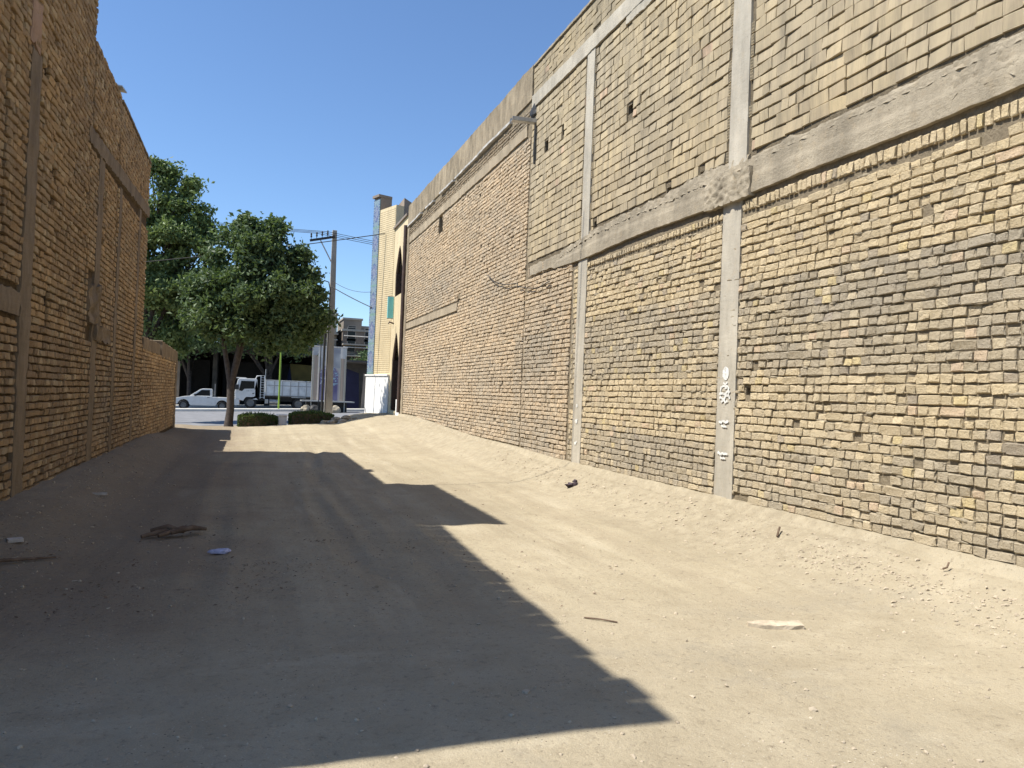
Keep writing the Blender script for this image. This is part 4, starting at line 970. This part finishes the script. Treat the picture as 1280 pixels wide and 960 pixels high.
for k in range(6): MB().box(1.10+.535*k, 1.46+.535*k, ya-.012, ya-.0012, g0+1.08, g0+1.5).build('bed_panel', M['greyp'], tk, .005)
MB().box(-.7, 4.3, ya+.55, yb-.55, g0+.55, g0+.80).build('chassis', M['darkm'], tk)
MB().box(1.0, 4.2, ya+.2, yb-.2, g0+.80, g0+.915).build('chassis', M['darkm'], tk)
MB().box(.98, 1.2, ya+.05, ya+.5, g0+.38, g0+.68).build('tool_box', M['steel'], tk, .02); MB().lathe((1.28, ya+.28, g0+.53), [(0, 0), (0, .17), (.62, .17), (.62, 0)], 'x', 18).build('fuel_tank', M['steel'], tk)
for x in (.04, 3.2):
    wheel(tk, (x, ya+.16, g0+.40), .40, .24); wheel(tk, (x, yb-.16, g0+.40), .40, .24, face=1)
MB().box(2.72, 3.7, ya+.02, ya+.42, g0+.84, g0+.88).build('mudguard', M['greyp'], tk, .01)

# ------------------------------------------------------------------ street furniture, banner and far buildings
_tag(MB().tube([(1.73, 49.2, -.05), (1.73, 49.2, 3.7)], .055).build('green_post', M['green']), 'thin lime green post standing on the median in front of the truck', 'post')
bn = thing('printed_banner', 'tall pale banner printed with white columns and a violet arch, hanging behind the utility pole', 'banner', (4.45, 46, .2))
def bfn(u, w):
    x = (u-.5)*2; n = noise.noise(Vector((u*5, w*5, 2))); c = Vector((.50, .47, .41))
    if w > .62: c = Vector((.50, .49, .47)).lerp(Vector((.30, .30, .32)), max(0, min(1, .4+1.1*noise.noise(Vector((u*4, w*7, 5))))))
    if abs(x) > .62 and w < .84:
        k = (abs(x)-.62)/.38*4; f = k-int(k); c = Vector((.56, .51, .41)) if f < .6 else Vector((.38, .31, .22))
        if .3 < f < .4: c = Vector((.45, .33, .27))
    aw = .63*(1 if w < .5 else max(0, 1-((w-.5)/.22)**1.5))
    if abs(x) < aw:
        c = Vector((.15, .13, .24)).lerp(Vector((.23, .205, .31)), .5+n)
        if w > .2:
            t = noise.noise(Vector((u*22, w*30, 9)))
            if t > .18 and .28 < w < .66: c = Vector((.50, .52, .58)) if u < .5 else Vector((.34, .48, .55))
        if abs(x) > aw-.07: c = Vector((.42, .36, .36))
    if w > .8 and n > .1 and abs(x) > .3: c = Vector((.58, .56, .52))
    return c
printed('banner_cloth', bfn, (3.45, 46, .76), (1.98, 0, 0), (0, 0, 3.2), 44, 70, M['print'], bn, off=lambda u, w: -.03*sin(u*19)*(1-w*.7))
for x in (3.46, 5.42): MB().tube([(x, 46.06, .0), (x, 46.06, 4.02)], .03).build('frame_post', M['steel'], bn)
MB().tube([(3.4, 46.06, 4.0), (5.5, 46.06, 4.0)], .03).build('frame_bar', M['steel'], bn)
MB().box(2.9, 6.0, 45.8, 47.4, .66, .73).build('platform', M['steel'], bn); MB().box(3.2, 5.6, 46.2, 47.2, -.02, .66).build('platform_base', M['darkm'], bn)
for k, x in enumerate((3.15, 3.6, 4.9)):
    b = MB(); b.lump((x, 45.6, .2), .3, k+30, 2, .4, (1, .8, .9)); _tag(b.build('rubble_sack', M['conc2' if k != 1 else 'darkm']), ['pale sack on the ground at the left foot of the banner', 'dark sack under the middle of the banner', 'pale sack under the right part of the banner'][k], 'sack', 'sacks below the banner')
for k, (x, zt_) in enumerate(((2.72, 5.0), (2.98, 5.6))):
    _tag(MB().tube([(x*1.06, 34.0, -.05), (x*1.06, 34.0, zt_)], .022).build('steel_post', M['darkm']), ['slender steel post left of the utility pole', 'taller slender steel post close to the left side of the utility pole'][k], 'post', 'steel posts beside the utility pole')

sh = thing('shop_building', 'dark open shop row across the road in the shade of the trees', 'building', (0, 62, 0))
MB().box(-16, 5.2, 66, 72, -.3, 4.6).build('back_wall', M['dark'], sh); MB().box(-16, 5.2, 60.3, 72, 4.0, 4.6).build('roof', M['dark'], sh)
for x in (-15.9, -10.5, -6.6, -2.6, 1.4, 5.0): MB().box(x-.15, x+.15, 60.6, 66, -.2, 4.0).build('pier', M['dark'], sh)
for x in (-8.6, -4.6, -.6, 3.2): MB().box(x-1.5, x+1.5, 64, 64.1, -.1, 3.4).build('shutter', M['darkm'], sh)
MB().box(-6.4, -5.0, 60.55, 60.65, .1, 3.1).build('panel', M['greyb'], sh)
ty = thing('tarpaulin', 'mustard and navy tarpaulin hanging behind the truck load bed', 'tarpaulin', (3.4, 58.6, 1.4))
b = MB(); b.prism([(3.0, 1.5), (4.5, 1.5), (4.5, 3.2), (2.75, 3.25)], 58.6, 58.63); b.build('mustard_sheet', M['tarpy'], ty)
b = MB(); b.prism([(2.5, 1.5), (2.99, 1.5), (2.74, 3.0)], 58.6, 58.63); b.build('navy_sheet', M['tarpb'], ty)
st_ = thing('market_shed', 'dark canvas shed with white roof pipes between the banner and the tiled building', 'shed', (7.2, 50, 0))
MB().box(5.7, 9.6, 53, 53.2, -.1, 3.4).build('back_sheet', M['dark'], st_); MB().box(5.7, 9.6, 49.6, 53, 3.3, 3.42).build('roof_sheet', M['dark'], st_)
for x in (5.75, 7.4, 9.5): MB().tube([(x, 49.7, -.1), (x, 49.7, 3.3)], .05).build('shed_post', M['darkm'], st_)
b = MB(); b.prism([(5.9, -.1), (7.0, -.1), (6.9, 2.6), (6.0, 2.9)], 51, 51.05); b.build('hanging_sheet', M['tarpb'], st_)
b = MB(); b.prism([(7.1, -.1), (8.2, -.1), (8.2, 2.2), (7.2, 2.6)], 50.9, 50.95); b.build('hanging_sheet', M['greyb'], st_)
def balcony_house(label, x0, x1, y0, y1, z1, floors, mat, rail=True):
    r = thing('apartment_building', label, 'building', ((x0+x1)/2, y0, 0))
    MB().box(x0, x1, y0, y1, -.3, z1).build('wall', M[mat], r); MB().box(x0-.1, x1+.1, y0-.12, y1, z1+.002, z1+.2).build('parapet', M['far2'], r)
    for f in floors:
        MB().box(x0-.05, x1+.05, y0-1.1, y0-.002, f-.12, f).build('balcony_slab', M['far2'], r)
        if rail: MB().tube([(x0, y0-1.05, f+.75), (x1, y0-1.05, f+.75)], .045).build('railing', M['flash'], r)
        n = max(1, int((x1-x0)/1.7))
        for k in range(n):
            a = x0+(x1-x0)*(k+.25)/n; w = MB().box(a, a+.85, y0-.03, y0+.02, f+.3, f+1.7).build('window', M['far2'], r)
            MB().box(a+.06, a+.79, y0-.036, y0-.031, f+.36, f+1.64).build('pane', M['glass'], w)
    return r
balcony_house('brown flat roofed house with long white balcony rails right of the pole', 8.4, 13.5, 75, 84, 7.3, (3.4, 4.9, 6.0), 'faru')
balcony_house('pale grey upper block rising behind the brown house near the pole', 9.0, 10.9, 80, 86, 8.9, (6.6,), 'far', False)
balcony_house('tall pale house seen between the tree crown and the pole', 4.6, 7.9, 76, 84, 8.9, (4.2, 5.6, 7.0), 'far2')
balcony_house('small pale roof hut beside the tiled strip far off', 11.2, 12.4, 82, 86, 8.3, (6.4,), 'far2', False)
tree('small dark tree in front of the far brown house beside the tiled building', (9.1, 60, 0), 4, [(9.1, 60, 3.6, 1.2, 1, 1.0), (8.6, 60, 2.6, .8, .8, .8)], 16, 260, .12, M['leaf'], .09, [(8.8, 60, 3.2), (9.4, 60, 3.6)], 1.4, .4)

# ------------------------------------------------------------------ litter and stones in the alley
def stones():
    bm = bmesh.new(); bmesh.ops.create_icosphere(bm, subdivisions=1, radius=1); T = np.array([v.co[:] for v in bm.verts]); F = np.array([[v.index for v in f.verts] for f in bm.faces]); bm.free()
    P = []
    def put(x, y, r):
        P.append((x, y, gz(x, y)+r*.15, r))
    for _ in range(1500):       # rubble along the foot of the right wall
        y = random.uniform(1.5, 14); x = random.gauss(4.42+.02*y, .2); 
        if x < 4.86: put(x, y, random.choice((.004, .005, .007, .009, .016)) * random.uniform(.7, 1.3))
    for _ in range(420):
        y = random.uniform(3.0, 5.2); x = random.gauss(4.5, .14); put(x, y, random.uniform(.004, .015))
    for _ in range(2600):
        y = 2+random.random()**1.6*20; x = random.uniform(-2, 4.4); put(x, y, random.choice((.004, .005, .007, .011))*random.uniform(.7, 1.4))
    for _ in range(900):
        y = random.uniform(5.5, 18); x = random.gauss(-1.7, .35)
        if x > -2.1: put(x, y, random.choice((.004, .006, .008, .015))*random.uniform(.6, 1.3))
    P = np.array(P); n, k = len(P), len(T)
    R = rng.uniform(.6, 1.3, (n, k, 1)); S3 = rng.uniform(.6, 1.4, (n, 1, 3))*np.array([1, 1, .65])
    V = T[None]*R*S3*P[:, 3][:, None, None]+P[:, None, :3]
    Q = (F[None]+(np.arange(n)*k)[:, None, None]).reshape(-1, 3)
    o = child('gravel', npmesh('gravel', V.reshape(-1, 3), Q, M['stone']), kind='stuff'); o['label'] = 'small loose stones and crumbled mortar scattered over the alley'
stones()
def flakes():
    P = []
    for _ in range(4200):
        y = random.gauss(6.2, 1.3); x = random.gauss(-.2, 1.3)
        if not (4.5 < y < 9.5 and -2.0 < x < 3.6) or noise.noise(Vector((x*1.4, y*1.4, 5))) < -.05: continue
        a = random.uniform(0, 2*pi); l = random.uniform(.003, .010)*random.choice((1, 1, 1, 2)); w = l*random.uniform(.25, .6); z = gz(x, y)+.004; d = Vector((cos(a), sin(a), random.uniform(-.2, .4)))*l; e = Vector((-sin(a), cos(a), random.uniform(0, .5)))*w; c = Vector((x, y, z+.004))
        P += [c-d, c+e, c+d, c-e]
    o = child('leaf_litter', npmesh('leaf_litter', [p[:] for p in P], np.arange(len(P)).reshape(-1, 4), M['twig']), kind='stuff'); o['label'] = 'dark scraps of dry leaves strewn over the earth at the edge of the paved apron'
flakes()
pl = MB(); L = []
n = 12
for j, zz in ((0, 0), (1, .024)):
    for i in range(n+1):
        t = i/n; w = .055*(min(1, .35+t*2.2) if t < .35 else 1)*(1+.12*noise.noise(Vector((t*5, j, 3)))); c = Vector((3.06, 3.99, 0)).lerp(Vector((3.37, 3.86, 0)), t); d = Vector((.385, .923, 0))
        for s in (-1, 1):
            p = c+d*w*s; L.append((p.x, p.y, gz(p.x, p.y)+zz+.006*noise.noise(Vector((t*7, s, j)))))
m = 2*(n+1); F = []
for i in range(n):
    a = 2*i; F += [(a, a+2, a+3, a+1), (m+a, m+a+1, m+a+3, m+a+2), (a, m+a, m+a+2, a+2), (a+1, a+3, m+a+3, m+a+1)]
F += [(0, 1, m+1, m), (2*n, m+2*n, m+2*n+1, 2*n+1)]
pl.add(L, F); _tag(pl.build('wooden_plank', M['wood']), 'short pale plank with one tapered end lying on the sunlit ground', 'plank')
sk = thing('stick_bundle', 'dark bundle of broken sticks lying in the shade left of the tyre tracks', 'sticks', (-.60, 7.45, .03))
for k, (a, c) in enumerate((((-.86, 7.36), (-.52, 7.50)), ((-.72, 7.33), (-.38, 7.56)), ((-.62, 7.38), (-.33, 7.50)), ((-.80, 7.46), (-.55, 7.42)))):
    p, q = Vector((*a, gz(*a)+.025+.012*k)), Vector((*c, gz(*c)+.04+.01*k)); m_ = p.lerp(q, .5)+Vector((.02, .03, .025)); MB().tube([p, m_, q], [.018, .028, .015], 7).build('stick', M['twig'], sk)
b = MB(); b.lump((-.18, 6.68, gz(-.18, 6.68)+.022), .05, 2, 2, .4, (1.75, .7, .5)); _tag(b.build('crushed_bottle', M['pet']), 'small crushed bluish bottle lying on the shaded ground', 'bottle')
rg = thing('cloth_rag', 'crumpled purple grey rag lying near the foot of the second concrete column', 'rag', (5.05, 11.1, .2))
xr, yr = 4.43, 9.85
b = MB(); b.lump((xr, yr, gz(xr, yr)+.025), .075, 6, 3, .7, (1.35, .8, .4)); b.build('rag_body', M['rag'], rg); b = MB(); b.lump((xr+.08, yr+.06, gz(xr+.08, yr+.06)+.035), .03, 9, 2, .5, (1.2, .8, .8)); b.build('rag_fold', M['rag'], rg)
rg.location = (xr, yr, gz(xr, yr))
for c in rg.children: c.matrix_parent_inverse = Matrix.Translation(-rg.location)
for k, (x, y, dx, dy, w, lab) in enumerate(((-1.73, 6.97, .05, .02, .04, 'small pale brick fragment on the dark earth by the left edge'), (-1.58, 9.56, .09, .01, .018, 'thin pale wooden strip on the earth near the left wall'))):
    z = gz(x, y)+.015; _tag(MB().obox((x, y, z), (dx, dy, .0), (-dy*w/.05, w, 0), (0, 0, .014)).build('litter_scrap', M['paper'], None, .004), lab, 'scrap')
zz = gz(-1.75, 6.3); _tag(MB().tube([(-2.05, 6.15, zz+.02), (-1.7, 6.3, zz+.035), (-1.35, 6.55, gz(-1.35, 6.55)+.02)], [.02, .016, .008], 6).build('branch', M['twig']), 'dark bent branch on the ground at the left edge', 'branch')
cable('dry_twig', [(4.60, 5.62, gz(4.60, 5.62)+.02), (4.64, 5.66, gz(4.64, 5.66)+.03), (4.69, 5.70, gz(4.69, 5.70)+.05)], .010, 'short dark twig sticking up at the foot of the right wall', 'twig', 'twig')
cable('dry_twig', [(4.74, 4.02, gz(4.74, 4.02)+.02), (4.76, 4.0, gz(4.76, 4.0)+.03), (4.80, 4.02, gz(4.80, 4.02)+.05)], .007, 'small dark twig by the right wall, nearest to the viewer', 'twig', 'twig')
cable('dry_twig', [(2.08, 4.35, gz(2.08, 4.35)+.006), (2.16, 4.28, gz(2.16, 4.28)+.012), (2.25, 4.22, gz(2.25, 4.22)+.006)], .005, 'thin twig lying near the edge of the big shadow', 'twig', 'twig')
